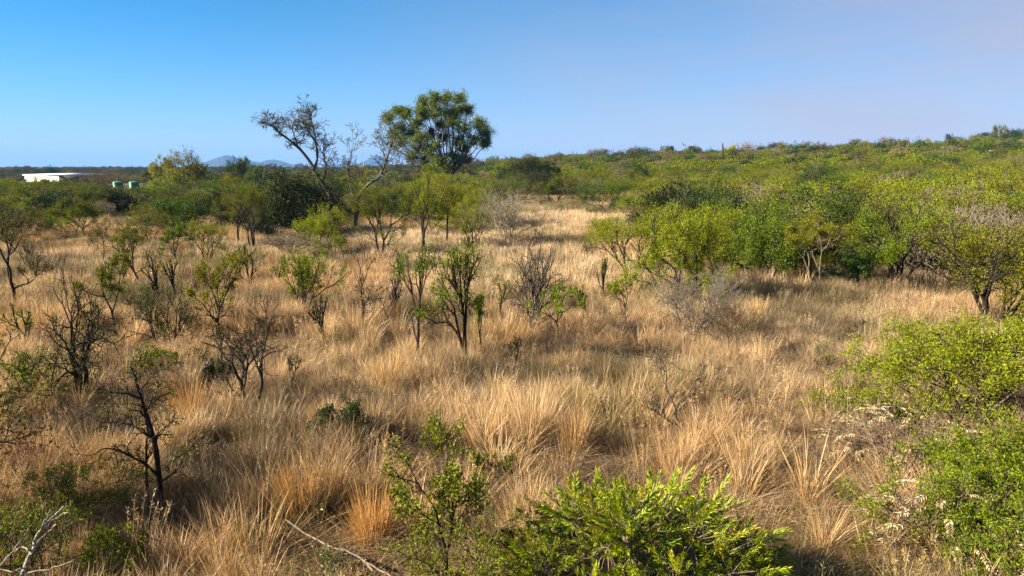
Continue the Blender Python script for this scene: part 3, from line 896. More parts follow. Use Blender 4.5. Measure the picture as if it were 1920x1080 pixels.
def build_pole(u, dep, vt, label):
    p = at_depth(u, dep); h = EYE + (HORIZON - vt) / FPX * dep - p.z
    o = thing('utility_pole', label, 'pole', p)
    mb = MB(); mb.tube([(0, 0, -.3), (0, 0, h)], [.14, .1], 8); add_obj('pole', mb.build('pole', M_STEEL), o)
    mb = MB(); mb.box((-.55, -.05, h - .55), (.55, .05, h - .42)); add_obj('crossarm', mb.build('crossarm', M_STEEL), o)
    for x in (-.45, 0, .45):
        mb = MB(); mb.lathe([(.05, h - .42), (.06, h - .34), (.03, h - .3), (.01, h - .24)], 8, (x, 0)); add_obj('insulator', mb.build('insulator', M_WHITE, True), o)
build_pole(683, 300, 283, 'short pole standing just beside the tall radio mast')
# ------------------------------------------------------------------ the two leaning trees, the big gum tree
def px_path(base_u, depth, pts):
    """limb points given as (column, row, metres nearer or farther) in the plane of the tree"""
    out = []
    for (u, v, dy) in pts:
        d = px_ray(u, v); k = (depth + dy) / d.y
        out.append(Vector((d.x * k, depth + dy, EYE + d.z * k)))
    return out

def smooth_path(pts, n):
    P = np.array([tuple(p) for p in pts]); m = len(P)
    t = np.linspace(0, m - 1, n); out = []
    for x in t:
        i = min(int(x), m - 2); f = x - i
        p0, p1, p2, p3 = P[max(i - 1, 0)], P[i], P[i + 1], P[min(i + 2, m - 1)]
        out.append(0.5 * ((2 * p1) + (p2 - p0) * f + (2 * p0 - 5 * p1 + 4 * p2 - p3) * f * f + (3 * p1 - p0 - 3 * p2 + p3) * f ** 3))
    return np.array(out)

def limb_tree(name, label, cat, root_u, root_v, depth, limbs, seed, leaf_col, bark_col, leaves=900, size=.16, twig_levels=3, twig_len=1.3, from_t=.45, ntw=14, sigma=.12, rmin=.016):
    rng = random.Random(seed); nrng = np.random.default_rng(seed)
    root = at_depth(root_u, depth)
    o = thing(name, label, cat, root)
    rp = np.array(root)
    tr_v, tr_f, off = [], [], 0
    seeds = []
    for (pts, r0, r1, sprout) in limbs:
        P = smooth_path(px_path(root_u, depth, pts), 22) - rp
        P += np.cumsum(nrng.normal(0, .025 if depth > 40 else .006, P.shape), 0) * np.linspace(0, 1, 22)[:, None]
        rad = np.linspace(r0, r1, 22) * (1 + .12 * nrng.normal(0, 1, 22))
        v, f = tubes(P[None], rad[None], 8); tr_v.append(v); tr_f.append(f + off); off += len(v)
        if sprout:
            for k in range(sprout):
                t = rng.uniform(from_t, 1.0) if k else 1.0
                i = min(int(t * 21), 20)
                d = Vector(P[i + 1] - P[i]).normalized()
                side = Vector((rng.gauss(0, 1), rng.gauss(0, 1), rng.gauss(.35, .8))).normalized()
                dd = d * (.75 if k else 1.5) + side * .9
                seeds.append((P[i + 1 if t == 1 else i], dd, twig_len * rng.uniform(.6, 1.2), max(rad[i] * .5, rmin * 1.2), 0))
    add_obj('trunk', mesh_from('trunk', np.concatenate(tr_v), [np.concatenate(tr_f)], M_BARK, True), o, bark_col)
    br = grow(rng, seeds=seeds, levels=twig_levels, ratio=.72, fork=(2, 2, 3), angle=(18, 50), wig=.2, trop=.03, lateral=.35)
    P = np.array([[tuple(p) for p in b[0]] for b in br]); Rr = np.array([b[1] for b in br]); L = np.array([b[2] for b in br])
    add_obj('branches', wood_mesh('branches', P, Rr, L, 0, twig_levels, rmin), o, bark_col)
    if leaves:
        v, q = leaf_cloud(nrng, P[L >= twig_levels], leaves, sigma, size, .45)
        add_obj('crown', mesh_from('crown', v, [q], M_LEAF), o, leaf_col)
    OCC.append((root.x, root.y, 1.5))
    return o

limb_tree('leaning_tree', 'tall sparse tree leaning over the dark evergreen thicket, pale at its foot', 'tree', 640, 424, 76, [
    ([(643, 432, 0), (634, 412, 0), (626, 385, 0), (617, 360, .2), (603, 335, .3), (589, 315, .3)], .26, .20, 0),
    ([(589, 315, .3), (576, 296, .2), (562, 279, 0), (545, 265, -.4), (528, 252, -.7), (520, 246, -1), (513, 241, -1.2), (508, 237, -1.4)], .18, .05, 26),
    ([(590, 316, .3), (594, 300, .6), (594, 280, 1), (588, 264, 1.2), (580, 252, 1.5), (572, 238, 1.7), (566, 222, 1.9)], .15, .04, 22),
    ([(594, 292, .6), (592, 262, .3), (588, 240, .1), (584, 218, 0), (581, 204, 0)], .10, .03, 16),
    ([(606, 340, .3), (612, 318, .8), (609, 300, 1.2), (606, 284, 1.6), (604, 262, 1.9)], .12, .04, 14),
    ([(560, 278, 0), (552, 258, .6), (546, 240, 1.0), (551, 222, 1.2)], .08, .03, 10),
    ([(622, 372, 0), (622, 345, -.4), (616, 320, -.7), (620, 300, -1)], .10, .03, 8),
], 5, (0.15, 0.11, 0.035), (0.05, 0.052, 0.04), leaves=1500, size=.17, twig_len=.72, from_t=.3)
limb_tree('leaning_tree', 'crooked bare-limbed tree bending towards the big gum tree, pale lower trunk', 'tree', 668, 452, 66, [
    ([(668, 458, 0), (666, 430, 0), (668, 405, 0), (672, 385, 0), (674, 367, 0)], .20, .17, 0),
    ([(674, 367, 0), (686, 350, -.2), (699, 340, -.3), (710, 333, -.3), (716, 320, -.2), (722, 304, 0), (728, 286, 0), (733, 268, .2), (730, 250, .4), (727, 236, .5)], .17, .035, 20),
    ([(724, 300, 0), (719, 288, .5), (715, 272, .8), (718, 256, 1.2)], .08, .03, 10),
    ([(730, 278, 0), (744, 282, -.6), (758, 290, -1), (770, 300, -1.2)], .08, .03, 12),
    ([(672, 380, 0), (660, 360, .5), (655, 340, .6), (652, 318, .6), (655, 298, .8), (656, 280, 1)], .09, .03, 12),
], 9, (0.15, 0.12, 0.035), (0.06, 0.065, 0.05), leaves=600, size=.13, twig_len=.85, from_t=.35)

def build_gum():
    dep = 150.0
    s = dep / FPX / 3.375 / math.cos(PITCH) ** 0
    root = at_depth(846, dep)
    o = thing('gum_tree', 'big round-crowned gum tree towering over the scrub', 'tree', root)
    rng = random.Random(3); nrng = np.random.default_rng(3)
    clumps = [(975, 205, 62), (1040, 165, 45), (1085, 185, 60), (1050, 265, 85), (1195, 105, 62), (1260, 85, 50), (1340, 85, 60), (1430, 85, 62), (1470, 150, 52),
              (1300, 160, 80), (1395, 160, 70), (1120, 310, 70), (1045, 360, 62), (1200, 190, 55), (1290, 250, 75), (1370, 235, 60), (1450, 270, 85), (1545, 240, 58),
              (1590, 300, 52), (1520, 345, 70), (1400, 350, 72), (1250, 395, 78), (1160, 400, 62), (1120, 450, 55), (1380, 440, 62), (1290, 470, 75), (1210, 470, 65), (1590, 365, 38), (1460, 400, 50), (1330, 320, 60), (1235, 310, 55), (1010, 310, 45), (1320, 530, 55), (1400, 505, 50), (1235, 535, 48), (1455, 465, 45), (1150, 240, 58), (1175, 165, 48), (1170, 335, 58), (1360, 190, 60), (1255, 170, 55)]
    P3 = []
    for (zx, zy, zr) in clumps:
        u = 440 + zx / 3.375; v = 160 + zy / 3.375
        dy = rng.uniform(-5.5, 5.5) * (1.0 if 1100 < zx < 1500 else .6)
        d = px_ray(u, v); k = (dep + dy) / d.y
        P3.append((np.array((d.x * k, dep + dy, EYE + d.z * k)) - np.array(root), zr * s * 1.15))
    # the trunk forks low into a handful of limbs
    hub = [np.array((0.3, 0, 3.8)), np.array((-1.2, .5, 5.6)), np.array((1.9, -.4, 5.8)), np.array((.5, .8, 6.6))]
    vs_, fs_, off = [], [], 0
    def limb(pts, r0, r1, sides=8, n=14):
        nonlocal off
        P = smooth_path(pts, n); P[1:-1] += nrng.normal(0, .07, (n - 2, 3))
        v, f = tubes(P[None], np.linspace(r0, r1, n)[None], sides); vs_.append(v); fs_.append(f + off); off += len(v)
        return P
    limb([(0, 0, -.4), (.1, 0, 1.8), tuple(hub[0])], .62, .5, 10)
    for h in hub[1:]: limb([tuple(hub[0] - np.array((0, 0, .2))), tuple((hub[0] + h) / 2 + nrng.normal(0, .15, 3)), tuple(h)], .36, .3)
    add_obj('trunk', mesh_from('trunk', np.concatenate(vs_), [np.concatenate(fs_)], M_BARK, True), o, (0.11, 0.095, 0.08))
    vs_, fs_, off = [], [], 0
    twigs = []
    for (c, r) in P3:
        h = min(hub[1:], key=lambda q: np.linalg.norm((q - c) * (1, .6, .35)))
        mid = h * .5 + c * .5 + np.array((0, 0, -.12 * np.linalg.norm(c - h))) + nrng.normal(0, .3, 3)
        limb([tuple(h), tuple(mid), tuple(c)], .19, .06, 6)
        for k in range(16):
            e = nrng.normal(0, 1, 3); e /= np.linalg.norm(e); e[2] *= .75
            e = c + e * r * nrng.uniform(.55, 1.05)
            m = (c + e) / 2 + nrng.normal(0, .1, 3)
            P = limb([tuple(c + nrng.normal(0, .15, 3)), tuple(m), tuple(e)], .05, .02, 3, 5)
            twigs.append(P)
    add_obj('branches', mesh_from('branches', np.concatenate(vs_), [np.concatenate(fs_)], M_BARK, True), o, (0.09, 0.078, 0.062))
    v, q = leaf_cloud(nrng, np.array(twigs), 82000, .36, .34, .36, tmin=.15, flat=.3, along=.2, droop=.2)
    add_obj('crown', mesh_from('crown', v, [q], M_LEAF), o, (0.098, 0.132, 0.016))
    OCC.append((root.x, root.y, 7))
build_gum()

# ------------------------------------------------------------------ trees and bushes one can tell apart
T, BU = 'tree', 'bush'
def pl(name, kind, u, vb, vt, w, leaf, label, bark=B_DARK, cat=None, **kw):
    cat = cat or ('bush' if 'bush' in name or 'shrub' in name else 'tree')
    pl.n += 1
    return place_plant(name, label, cat, kind, u, vb, vt, w, leaf, bark, seed=kw.pop('seed', 100 + pl.n * 3), **kw)
pl.n = 0
# grassy clearing, far side and left
pl('thorn_tree', 'thorn', 33, 590, 395, 105, DULL, 'dark tiered tree at the clearing edge beside the red-brown scrub', n=2600, stems=1, lateral=.5, spread=20, zmin=0.4)
pl('bare_tree', 'bare', 73, 536, 462, 60, DULL, 'small crooked leafless tree standing behind the dark tiered tree', n=150, stems=1)
pl('bare_tree', 'slim', 121, 556, 476, 22, DULL, 'slanting bare pole of a sapling behind the broad leafless tree', n=30, lean=(-.12, 0), lateral=.2)
pl('thorn_tree', 'thorn', 163, 453, 377, 92, OLIVE, 'round-topped olive thorn tree alone before the dark hedge', n=7000, stems=1, spread=30, hmul=1.0, zmin=0.42)
pl('thorn_bush', 'vase', 106, 436, 385, 60, OLIVE, 'loose olive bush between the round-topped thorn tree and the hedge', n=3500)
pl('thorn_tree', 'slim', 196, 500, 418, 62, DULL, 'thin-stemmed tree with bare side limbs below the round-topped thorn tree', n=900, zmin=0.6)
pl('thorn_tree', 'thorn', 271, 536, 425, 90, OLIVE, 'tree leaning with forked dark limbs amid the pale grass', n=2600, stems=1, lean=(-.35, 0), rz=0, zmin=0.45)
pl('thorn_tree', 'slim', 270, 449, 380, 50, OLIVE, 'slanting thin tree in front of the dark hedge', n=1500, lean=(-.2, 0), rz=0, zmin=0.5)
pl('thorn_bush', 'dense', 326, 442, 372, 85, (0.053, 0.105, 0.009), 'fresh green rounded bush below the yellowish roadside trees', n=9000, cat=BU)
pl('thorn_tree', 'thorn', 336, 506, 418, 66, GREEN, 'small full-crowned tree just below the fresh green rounded bush', n=4500, stems=1)
pl('thorn_bush', 'vase', 389, 497, 418, 72, LIME, 'loose yellow-green shrub standing in the pale grass', n=2600)
pl('bare_tree', 'bare', 307, 500, 455, 46, OLIVE, 'little crooked tree beside the small full-crowned tree', n=300, stems=1)
pl('thorn_tree', 'slim', 224, 638, 488, 84, OLIVE, 'slender tree with a flat leafy top and bare lower trunk', n=2600, lateral=.35, zmin=0.62)
pl('bare_tree', 'bare', 155, 754, 535, 150, OLIVE, 'broad leafless tree with many dark limbs on a twin trunk', n=900, stems=3, spread=24, levels=5, lateral=.45)
pl('bare_tree', 'bare', 80, 764, 612, 150, GREEN, 'low wide-spreading dark tree with green leaf on one side', n=2200, stems=3, spread=46)
pl('thorn_tree', 'bare', 317, 684, 545, 100, DULL, 'dark twin-stemmed thorn tree among brown grass', n=2400, stems=3, spread=22)
pl('bare_tree', 'bare', 467, 778, 580, 140, DULL, 'leafless spiky tree with long thin limbs over orange grass', n=400, stems=2, spread=34, levels=5)
pl('thorn_tree', 'thorn', 418, 628, 482, 110, YOLIVE, 'feathery tree with yellow-green tufts on arching limbs', n=3200, stems=2, spread=34, zmin=0.5)
limb_tree('bare_tree', 'dead-looking tiered tree with level side limbs, close by', 'tree', 300, 0, at(300, 966)[0].y, [
    ([(302, 968, 0), (298, 900, 0), (293, 850, .05), (284, 812, .05), (272, 775, .1), (259, 735, .1), (250, 705, .1), (241, 686, .15)], .062, .014, 12),
    ([(297, 895, 0), (276, 872, -.1), (252, 858, -.2), (222, 842, -.3), (198, 836, -.4), (178, 846, -.4)], .026, .007, 12),
    ([(288, 828, 0), (262, 806, .2), (242, 794, .3), (214, 788, .4), (190, 784, .5)], .022, .006, 12),
    ([(264, 748, .1), (238, 738, 0), (210, 736, -.1), (186, 729, -.2)], .017, .005, 9),
    ([(272, 776, .1), (246, 768, .4), (222, 762, .6), (205, 764, .8)], .015, .005, 8),
    ([(299, 905, 0), (318, 893, -.2), (334, 878, -.3), (344, 858, -.4)], .020, .006, 9),
    ([(270, 768, .1), (288, 752, .3), (304, 742, .5), (322, 738, .6)], .016, .005, 9),
    ([(260, 738, .1), (272, 720, 0), (284, 704, -.1), (298, 692, -.2)], .015, .005, 8),
    ([(280, 962, .2), (275, 905, .2), (274, 862, .2), (276, 822, .15), (274, 800, .1)], .028, .012, 9),
    ([(286, 822, 0), (305, 806, -.3), (318, 800, -.4)], .014, .005, 7)], 21, (0.15, 0.15, 0.012), B_DARK, leaves=1100, size=.045, twig_levels=2, twig_len=.17, from_t=.25, sigma=.03, rmin=.0045)
pl('thorn_bush', 'bush', 288, 706, 648, 74, GREEN, 'small bright green bush at the foot of the dark twin-stemmed thorn tree', n=3000, size=.06)
pl('evergreen_bush', 'bush', 403, 722, 682, 50, DARK, 'small dark green bush beside the leafless spiky tree', n=2400, size=.06)
pl('thorn_bush', 'vase', 568, 597, 478, 82, BRIGHT, 'bright green vase-shaped shrub alone in the straw grass', n=5200, size=.085, zmin=0.3)
pl('bare_tree', 'bare', 680, 640, 462, 96, DULL, 'leafless thin-limbed sapling leaning from a forked foot', n=60, stems=1, lean=(-.2, 0), rz=0, r0=.04)
pl('bare_tree', 'bare', 695, 625, 530, 84, DULL, 'short leafless sapling touching the thin-limbed sapling', n=60, stems=1, r0=.04)
pl('thorn_tree', 'slim', 781, 680, 462, 62, GREEN, 'very slender tall tree with one green tuft on top', n=900, lateral=.45, zmin=0.72)
pl('thorn_tree', 'thorn', 874, 688, 468, 92, BRIGHT, 'open forked tree with bright green sprays in mid clearing', n=2300, stems=2, spread=18, lateral=.4, zmin=0.42)
pl('thorn_tree', 'slim', 905, 670, 555, 34, BRIGHT, 'slim green sapling right beside the open forked tree', n=700, zmin=0.4)
pl('bare_tree', 'bare', 818, 535, 470, 46, DULL, 'little dark leafless tree behind the slender tall tree', n=60, stems=1)
pl('bare_tree', 'bare', 997, 630, 466, 92, GREYLEAF, 'grey leafless vase-shaped tree in mid clearing', (0.075, 0.06, 0.05), n=120, stems=5, spread=26, angle=(12, 30))
pl('thorn_tree', 'thorn', 1050, 640, 536, 88, BRIGHT, 'small Y-shaped tree with bright leaf on two arms', n=1200, stems=1, spread=10, angle=(30, 50), levels=4, zmin=0.55)
pl('thorn_tree', 'slim', 1172, 612, 512, 56, LIME, 'thin-stemmed small tree with a yellow-green top by the thicket edge', n=1300, zmin=0.55)
pl('thorn_tree', 'umbrella', 1180, 528, 396, 165, LIME, 'flat-topped yellow-green tree on several dark stems at the thicket edge', n=11000, lateral=.12, zmin=0.5)
pl('thorn_bush', 'bush', 1272, 566, 405, 150, LIME, 'drooping yellow-green bush at the corner of the thicket', n=16000)
pl('grey_bush', 'grey', 1302, 632, 512, 150, GREYLEAF, 'pale grey lichen-covered dead bush at the corner of the thicket', (0.14, 0.12, 0.098), n=900, stems=9, spread=58)
pl('bare_bush', 'grey', 1368, 662, 566, 130, DULL, 'dark tangled leafless bush in front of the pale grey dead bush', B_BROWN, n=900, spread=60)
pl('bare_tree', 'bare', 1272, 826, 648, 130, GREYLEAF, 'small leafless tree with fine fuzzy twigs in brown grass', (0.06, 0.045, 0.035), n=300, stems=1, spread=20, r0=.045)
pl('bare_tree', 'bare', 1097, 732, 690, 42, DULL, 'little dark dead twig tree in the open grass', n=0, stems=1)
pl('thorn_tree', 'thorn', 714, 489, 356, 96, OLIVE, 'full olive thorn tree at the foot of the crooked leaning tree', n=8500, stems=2, spread=24, zmin=0.35)
pl('thorn_tree', 'thorn', 794, 473, 328, 84, LIME, 'yellow-green thorn tree with dark stems below the gum tree', n=6500, stems=2, spread=22, zmin=0.45)
pl('thorn_tree', 'thorn', 841, 467, 338, 76, YOLIVE, 'olive-topped tree with a kinked trunk below the gum tree', n=5500, stems=1, zmin=0.45)
pl('thorn_tree', 'vase', 882, 482, 398, 52, LIME, 'small upright yellow-green tree between kinked tree and grey vase bush', n=1500)
pl('grey_bush', 'grey', 951, 456, 362, 108, GREYLEAF, 'grey leafless vase-shaped bush at the far edge of the clearing', (0.16, 0.14, 0.105), n=1500)
pl('thorn_bush', 'umbrella', 1036, 390, 328, 84, OLIVE, 'olive round-topped bush on pale stems behind the grey vase bush', n=7500)
pl('thorn_bush', 'umbrella', 944, 396, 326, 112, (0.118, 0.126, 0.036), 'wide dusty olive bush directly behind the grey vase bush', n=8500)
pl('thorn_tree', 'bush', 1138, 400, 340, 84, GREEN, 'dense green tree at the head of the clearing', n=9000)
pl('bare_tree', 'bare', 1210, 398, 350, 44, DULL, 'dark twiggy tree beside the small bare patch on the slope', n=150, stems=1)
pl('evergreen_bush', 'dense', 1002, 362, 297, 78, DARK, 'almost black evergreen bush with a rounded top near the skyline', n=12000, size=.2)
pl('evergreen_bush', 'dense', 1190, 356, 312, 48, (0.015, 0.042, 0.011), 'dark green bush above the bare patch on the slope', n=8000, size=.2)
pl('evergreen_bush', 'dense', 572, 446, 332, 152, DARK, 'huge dark evergreen thicket under the leaning tree', n=26000, size=.17, stems=10)
pl('thorn_tree', 'thorn', 452, 458, 338, 80, OLIVE, 'olive thorn tree on one stem close to the dark evergreen thicket', n=5500, stems=1, zmin=0.4)
pl('thorn_tree', 'thorn', 474, 470, 345, 86, OLIVE, 'olive thorn tree on three thin stems against the dark evergreen thicket', n=6000, stems=3, spread=16, zmin=0.4)
for (u_, vb_, vt_, w_, nl, lab) in [
    (245, 478, 428, 30, 120, 'thin sapling up-slope of the leaning forked tree'), (60, 505, 452, 34, 120, 'thin dark sapling beside the crooked leafless tree'),
    (183, 478, 440, 26, 200, 'tiny sapling before the round-topped thorn tree'), (402, 566, 520, 40, 200, 'small twiggy sapling under the feathery tree'),
    (436, 596, 540, 46, 300, 'twiggy dark sapling close beside the feathery tree'), (20, 700, 628, 60, 500, 'dark twiggy sapling above the low wide-spreading tree'),
    (128, 690, 640, 44, 200, 'short twiggy sapling behind the broad leafless tree'), (352, 645, 590, 54, 300, 'small dark sapling past the twin-stemmed thorn tree'),
    (258, 612, 556, 40, 250, 'thin sapling between slender tree and twin-stemmed tree'), (376, 705, 650, 50, 200, 'twiggy sapling between the twin-stemmed and spiky trees'),
    (500, 640, 590, 40, 60, 'faint bare sapling past the leafless spiky tree'), (925, 560, 515, 30, 60, 'tiny bare sapling behind the open forked tree'),
    (1120, 690, 650, 36, 40, 'tiny bare twig plant below the Y-shaped tree'), (560, 470, 432, 40, 500, 'small leafy sapling before the dark evergreen thicket'),
    (640, 470, 420, 50, 900, 'young leafy tree against the dark evergreen thicket'), (1015, 470, 430, 40, 60, 'brownish bare shrub beyond the grey vase-shaped tree'),
    (1480, 570, 545, 30, 120, 'small bare shrub before the dense fresh green bush'), (1610, 640, 600, 36, 80, 'dry twiggy shrub in the grey-brown grass'),
    (360, 470, 415, 56, 1500, 'leafy small tree behind the loose yellow-green shrub'), (520, 478, 440, 40, 700, 'small olive tree before the dark evergreen thicket')]:
    pl('sapling', 'bare', u_, vb_, vt_, w_, OLIVE if nl > 150 else DULL, lab, n=nl, stems=1 + (u_ % 3 == 0), spread=30, r0=.04, cat='sapling')
for (u_, vb_, vt_, w_, nl, lab) in [
    (300, 566, 498, 34, 160, 'thin upright sapling beyond the slender flat-leaved tree'), (203, 566, 512, 30, 120, 'thin sapling behind the flat leafy-topped slender tree'),
    (470, 552, 486, 34, 300, 'upright sapling with green tips past the feathery tree'), (522, 548, 498, 30, 160, 'thin sapling beside the vase-shaped green shrub'),
    (607, 648, 582, 34, 60, 'bare upright sapling below the vase-shaped green shrub'), (737, 606, 538, 30, 60, 'bare thin sapling next to the slender tall tree'),
    (748, 536, 486, 30, 200, 'thin sapling with a green tip behind the slender tall tree'), (858, 592, 536, 26, 120, 'thin sapling close behind the open forked tree'),
    (938, 616, 552, 30, 160, 'upright sapling between the forked tree and grey vase tree'), (962, 706, 650, 30, 60, 'bare small sapling in front of the grey vase tree'),
    (1102, 606, 556, 34, 200, 'leaf-tipped sapling past the Y-shaped tree'), (1128, 566, 508, 30, 160, 'thin sapling before the flat-topped tree at the thicket'),
    (422, 700, 640, 34, 100, 'upright twig sapling behind the leafless spiky tree'), (545, 738, 690, 30, 60, 'small bare twig sapling in the orange grass'),
    (52, 668, 596, 36, 250, 'thin dark sapling above the low wide tree'), (178, 648, 588, 30, 160, 'thin sapling behind the broad leafless tree'),
    (286, 628, 566, 32, 200, 'upright sapling behind the dark twin-stemmed tree'), (332, 570, 508, 32, 200, 'thin sapling in pale grass below the full-crowned tree')]:
    pl('sapling', 'slim', u_, vb_, vt_, w_, BRIGHT if nl > 150 else DULL, lab, n=nl, cat='sapling', zmin=.45, rscale=2.6, rmin=.010, hmul=1.35, seed=900 + u_)
# thicket edge to the right
pl('thorn_bush', 'dense', 1438, 531, 392, 130, (0.087, 0.133, 0.007), 'dense fresh green bush with shaded stems at the thicket front', n=20000)
pl('thorn_tree', 'umbrella', 1526, 550, 408, 124, YOLIVE, 'yellow-olive tree on a pale forked trunk at the thicket front', B_GREY, n=10000, stems=2, spread=22, zmin=0.35)
pl('thorn_tree', 'thorn', 1680, 550, 372, 190, BRIGHT, 'large open tree with heavy leaning dark trunks at the thicket front', n=11000, stems=4, spread=38, r0=.06, rscale=1.0, zmin=0.35)
pl('thorn_tree', 'umbrella', 1855, 618, 425, 220, YOLIVE, 'wide olive tree on many dark stems above the bright feathery bush', n=14000, stems=6, spread=46, r0=.07, zmin=0.3)
pl('thorn_bush', 'bush', 1602, 545, 470, 74, (0.056, 0.112, 0.012), 'low green bush between the pale-trunked tree and the large open tree', n=6000)
pl('thorn_bush', 'bush', 1345, 520, 398, 130, LIME, 'broad lime-green bush behind the pale grey dead bush', n=14000)
pl('fallen_tree', 'grey', 1735, 600, 560, 120, DULL, 'low dark spread of dead limbs under the large open tree', B_BROWN, n=250, cat='dead tree', spread=78, stems=6)
# near right
pl('feathery_bush', 'bush', 1818, 805, 600, 325, (0.152, 0.185, 0.004), 'big bright feathery bush below the wide olive tree', B_BROWN, n=46000, size=.065, aspect=.32, sigma=.06, stems=12)
pl('feathery_bush', 'bush', 1590, 800, 705, 130, (0.139, 0.171, 0.004), 'small bright green bush beside the dead shrub with pale leaves', B_BROWN, n=9000, size=.05, sigma=.09)
pl('feathery_bush', 'bush', 1880, 1020, 790, 300, (0.118, 0.163, 0.004), 'bright green feathery bush at the lower corner behind dry fronds', B_BROWN, n=40000, size=.055, aspect=.32, sigma=.06, stems=12)
pl('thorn_bush', 'vase', 1545, 700, 665, 30, LIME, 'tiny yellow-green sapling in the grey-brown grass', n=300, size=.05)
pl('feathery_bush', 'bush', 1925, 1130, 930, 260, (0.106, 0.154, 0.004), 'feathery green bush filling the very corner of the view', B_BROWN, n=26000, size=.05, aspect=.32, sigma=.06, stems=11)
# small plants near the bottom
pl('evergreen_bush', 'bush', 640, 836, 756, 86, (0.022, 0.042, 0.009), 'small dark leafy bush in a hollow of the orange grass', n=5200, size=.055, sigma=.09)
pl('thorn_bush', 'vase', 818, 868, 792, 44, LIME, 'yellow-green feathery seedling in the grass, the topmost of three', n=1300, size=.05)
pl('thorn_bush', 'vase', 893, 912, 845, 44, BRIGHT, 'green feathery seedling in the grass, the middle of three', n=1300, size=.05)
pl('thorn_bush', 'vase', 942, 905, 856, 50, LIME, 'lime green feathery seedling nearest the glossy green shrub', n=1200, size=.05)
pl('thorn_tree', 'slim', 834, 1130, 805, 150, (0.124, 0.147, 0.011), 'feathery young tree with a dark stem at the bottom edge', n=5000, size=.05, levels=5, sigma=.07, lateral=.6, zmin=0.2)
pl('feathery_bush', 'bush', 905, 1180, 960, 250, (0.125, 0.156, 0.004), 'low feathery green bush between the young tree and the glossy shrub', B_BROWN, n=9000, size=.045, aspect=.3, sigma=.07)
pl('feathery_bush', 'bush', 150, 985, 868, 190, (0.104, 0.134, 0.004), 'low spreading feathery green bush at the foot of the dead-looking tiered tree', B_BROWN, n=9000, size=.045, aspect=.3, sigma=.07)
pl('feathery_bush', 'bush', 60, 1120, 935, 170, (0.104, 0.141, 0.004), 'yellowish feathery bush behind the fallen white sticks', B_BROWN, n=6500, size=.045, aspect=.3, sigma=.07)
pl('feathery_bush', 'bush', 215, 1110, 1000, 110, (0.104, 0.134, 0.004), 'small dull feathery bush beside the fallen white sticks', B_BROWN, n=5000, size=.045, sigma=.09)
pl('bare_bush', 'grey', 22, 915, 815, 120, (0.155, 0.084, 0.036), 'red-brown tangle of dry stems at the edge of the clearing', (0.20, 0.105, 0.065), n=700, spread=66)
pl('thorn_tree', 'bush', -275, 1050, 640, 420, OLIVE, 'spreading thorn tree at the corner of the clearing, mostly out of view', n=9000, size=.08, levels=5, stems=4)
pl('thorn_tree', 'bush', -195, 830, 560, 300, OLIVE, 'leafy tree just beyond the edge of the clearing, barely in view', n=7000, size=.09, levels=5, stems=3)
# background, left of the gum tree
pl('roadside_tree', 'thorn', 312, 0, 290, 44, (0.223, 0.231, 0.030), 'pale yellow-leaved tree standing taller than the hedge', B_BROWN, depth=150, n=5000, size=.28)
pl('roadside_tree', 'bush', 352, 0, 286, 70, (0.124, 0.133, 0.015), 'full yellow-green tree beside the pale yellow-leaved tree', B_BROWN, depth=142, n=9000, size=.28)
pl('roadside_tree', 'bush', 320, 0, 318, 60, (0.186, 0.210, 0.018), 'lime yellow bush at the foot of the pale yellow-leaved tree', B_BROWN, depth=128, n=6000, size=.24)
pl('roadside_tree', 'vase', 456, 0, 297, 34, (0.050, 0.084, 0.015), 'narrow upright tree standing below the farther blue hill', B_BROWN, depth=140, n=4500, size=.26)
pl('roadside_tree', 'vase', 484, 0, 310, 36, (0.074, 0.119, 0.030), 'leafy grey-green tree next to the narrow upright tree', B_BROWN, depth=132, n=4500, size=.24)
pl('roadside_tree', 'vase', 282, 0, 315, 18, (0.062, 0.070, 0.012), 'thin upright tree just past the two green tanks', B_BROWN, depth=185, n=2500, size=.28)
pl('yellow_bush', 'bush', 74, 0, 334, 44, YELLOW, 'golden yellow bush in front of the white shed', B_BROWN, depth=150, n=5000, size=.24)
pl('yellow_bush', 'bush', 36, 0, 338, 46, (0.155, 0.161, 0.012), 'yellow-green bush beside the golden yellow bush', B_BROWN, depth=140, n=5000, size=.24)
pl('brown_bush', 'grey', 160, 0, 331, 110, (0.081, 0.059, 0.030), 'brown leafless scrub against the shaded wall of the white shed', (0.10, 0.065, 0.045), depth=212, n=3500, size=.2, rscale=1.5)
pl('brown_bush', 'grey', 205, 0, 322, 70, (0.099, 0.077, 0.030), 'taller brown scrub between the white shed and the tanks', (0.11, 0.075, 0.05), depth=232, n=3500, size=.25, rscale=1.5)
pl('pale_bush', 'bush', 716, 0, 322, 34, (0.099, 0.147, 0.060), 'pale grey-green pointed bush beside the crooked leaning tree', B_BROWN, depth=98, n=5000, size=.16)
pl('thorn_bush', 'umbrella', 690, 0, 318, 70, YOLIVE, 'yellow-olive domed bush seen between the leaning trees', B_BROWN, depth=112, n=7000, size=.16)
pl('thorn_bush', 'bush', 815, 0, 326, 96, LIME, 'lime green bush right at the foot of the gum tree', B_BROWN, depth=108, n=13000, size=.13)
pl('thorn_bush', 'bush', 870, 0, 334, 80, (0.081, 0.126, 0.012), 'mid green bush on the shaded side of the gum tree foot', B_BROWN, depth=104, n=9000, size=.16)
pl('yellow_bush', 'bush', 423, 0, 326, 26, YELLOW, 'small golden bush below the larger blue hill', B_BROWN, depth=165, n=2500, size=.24)
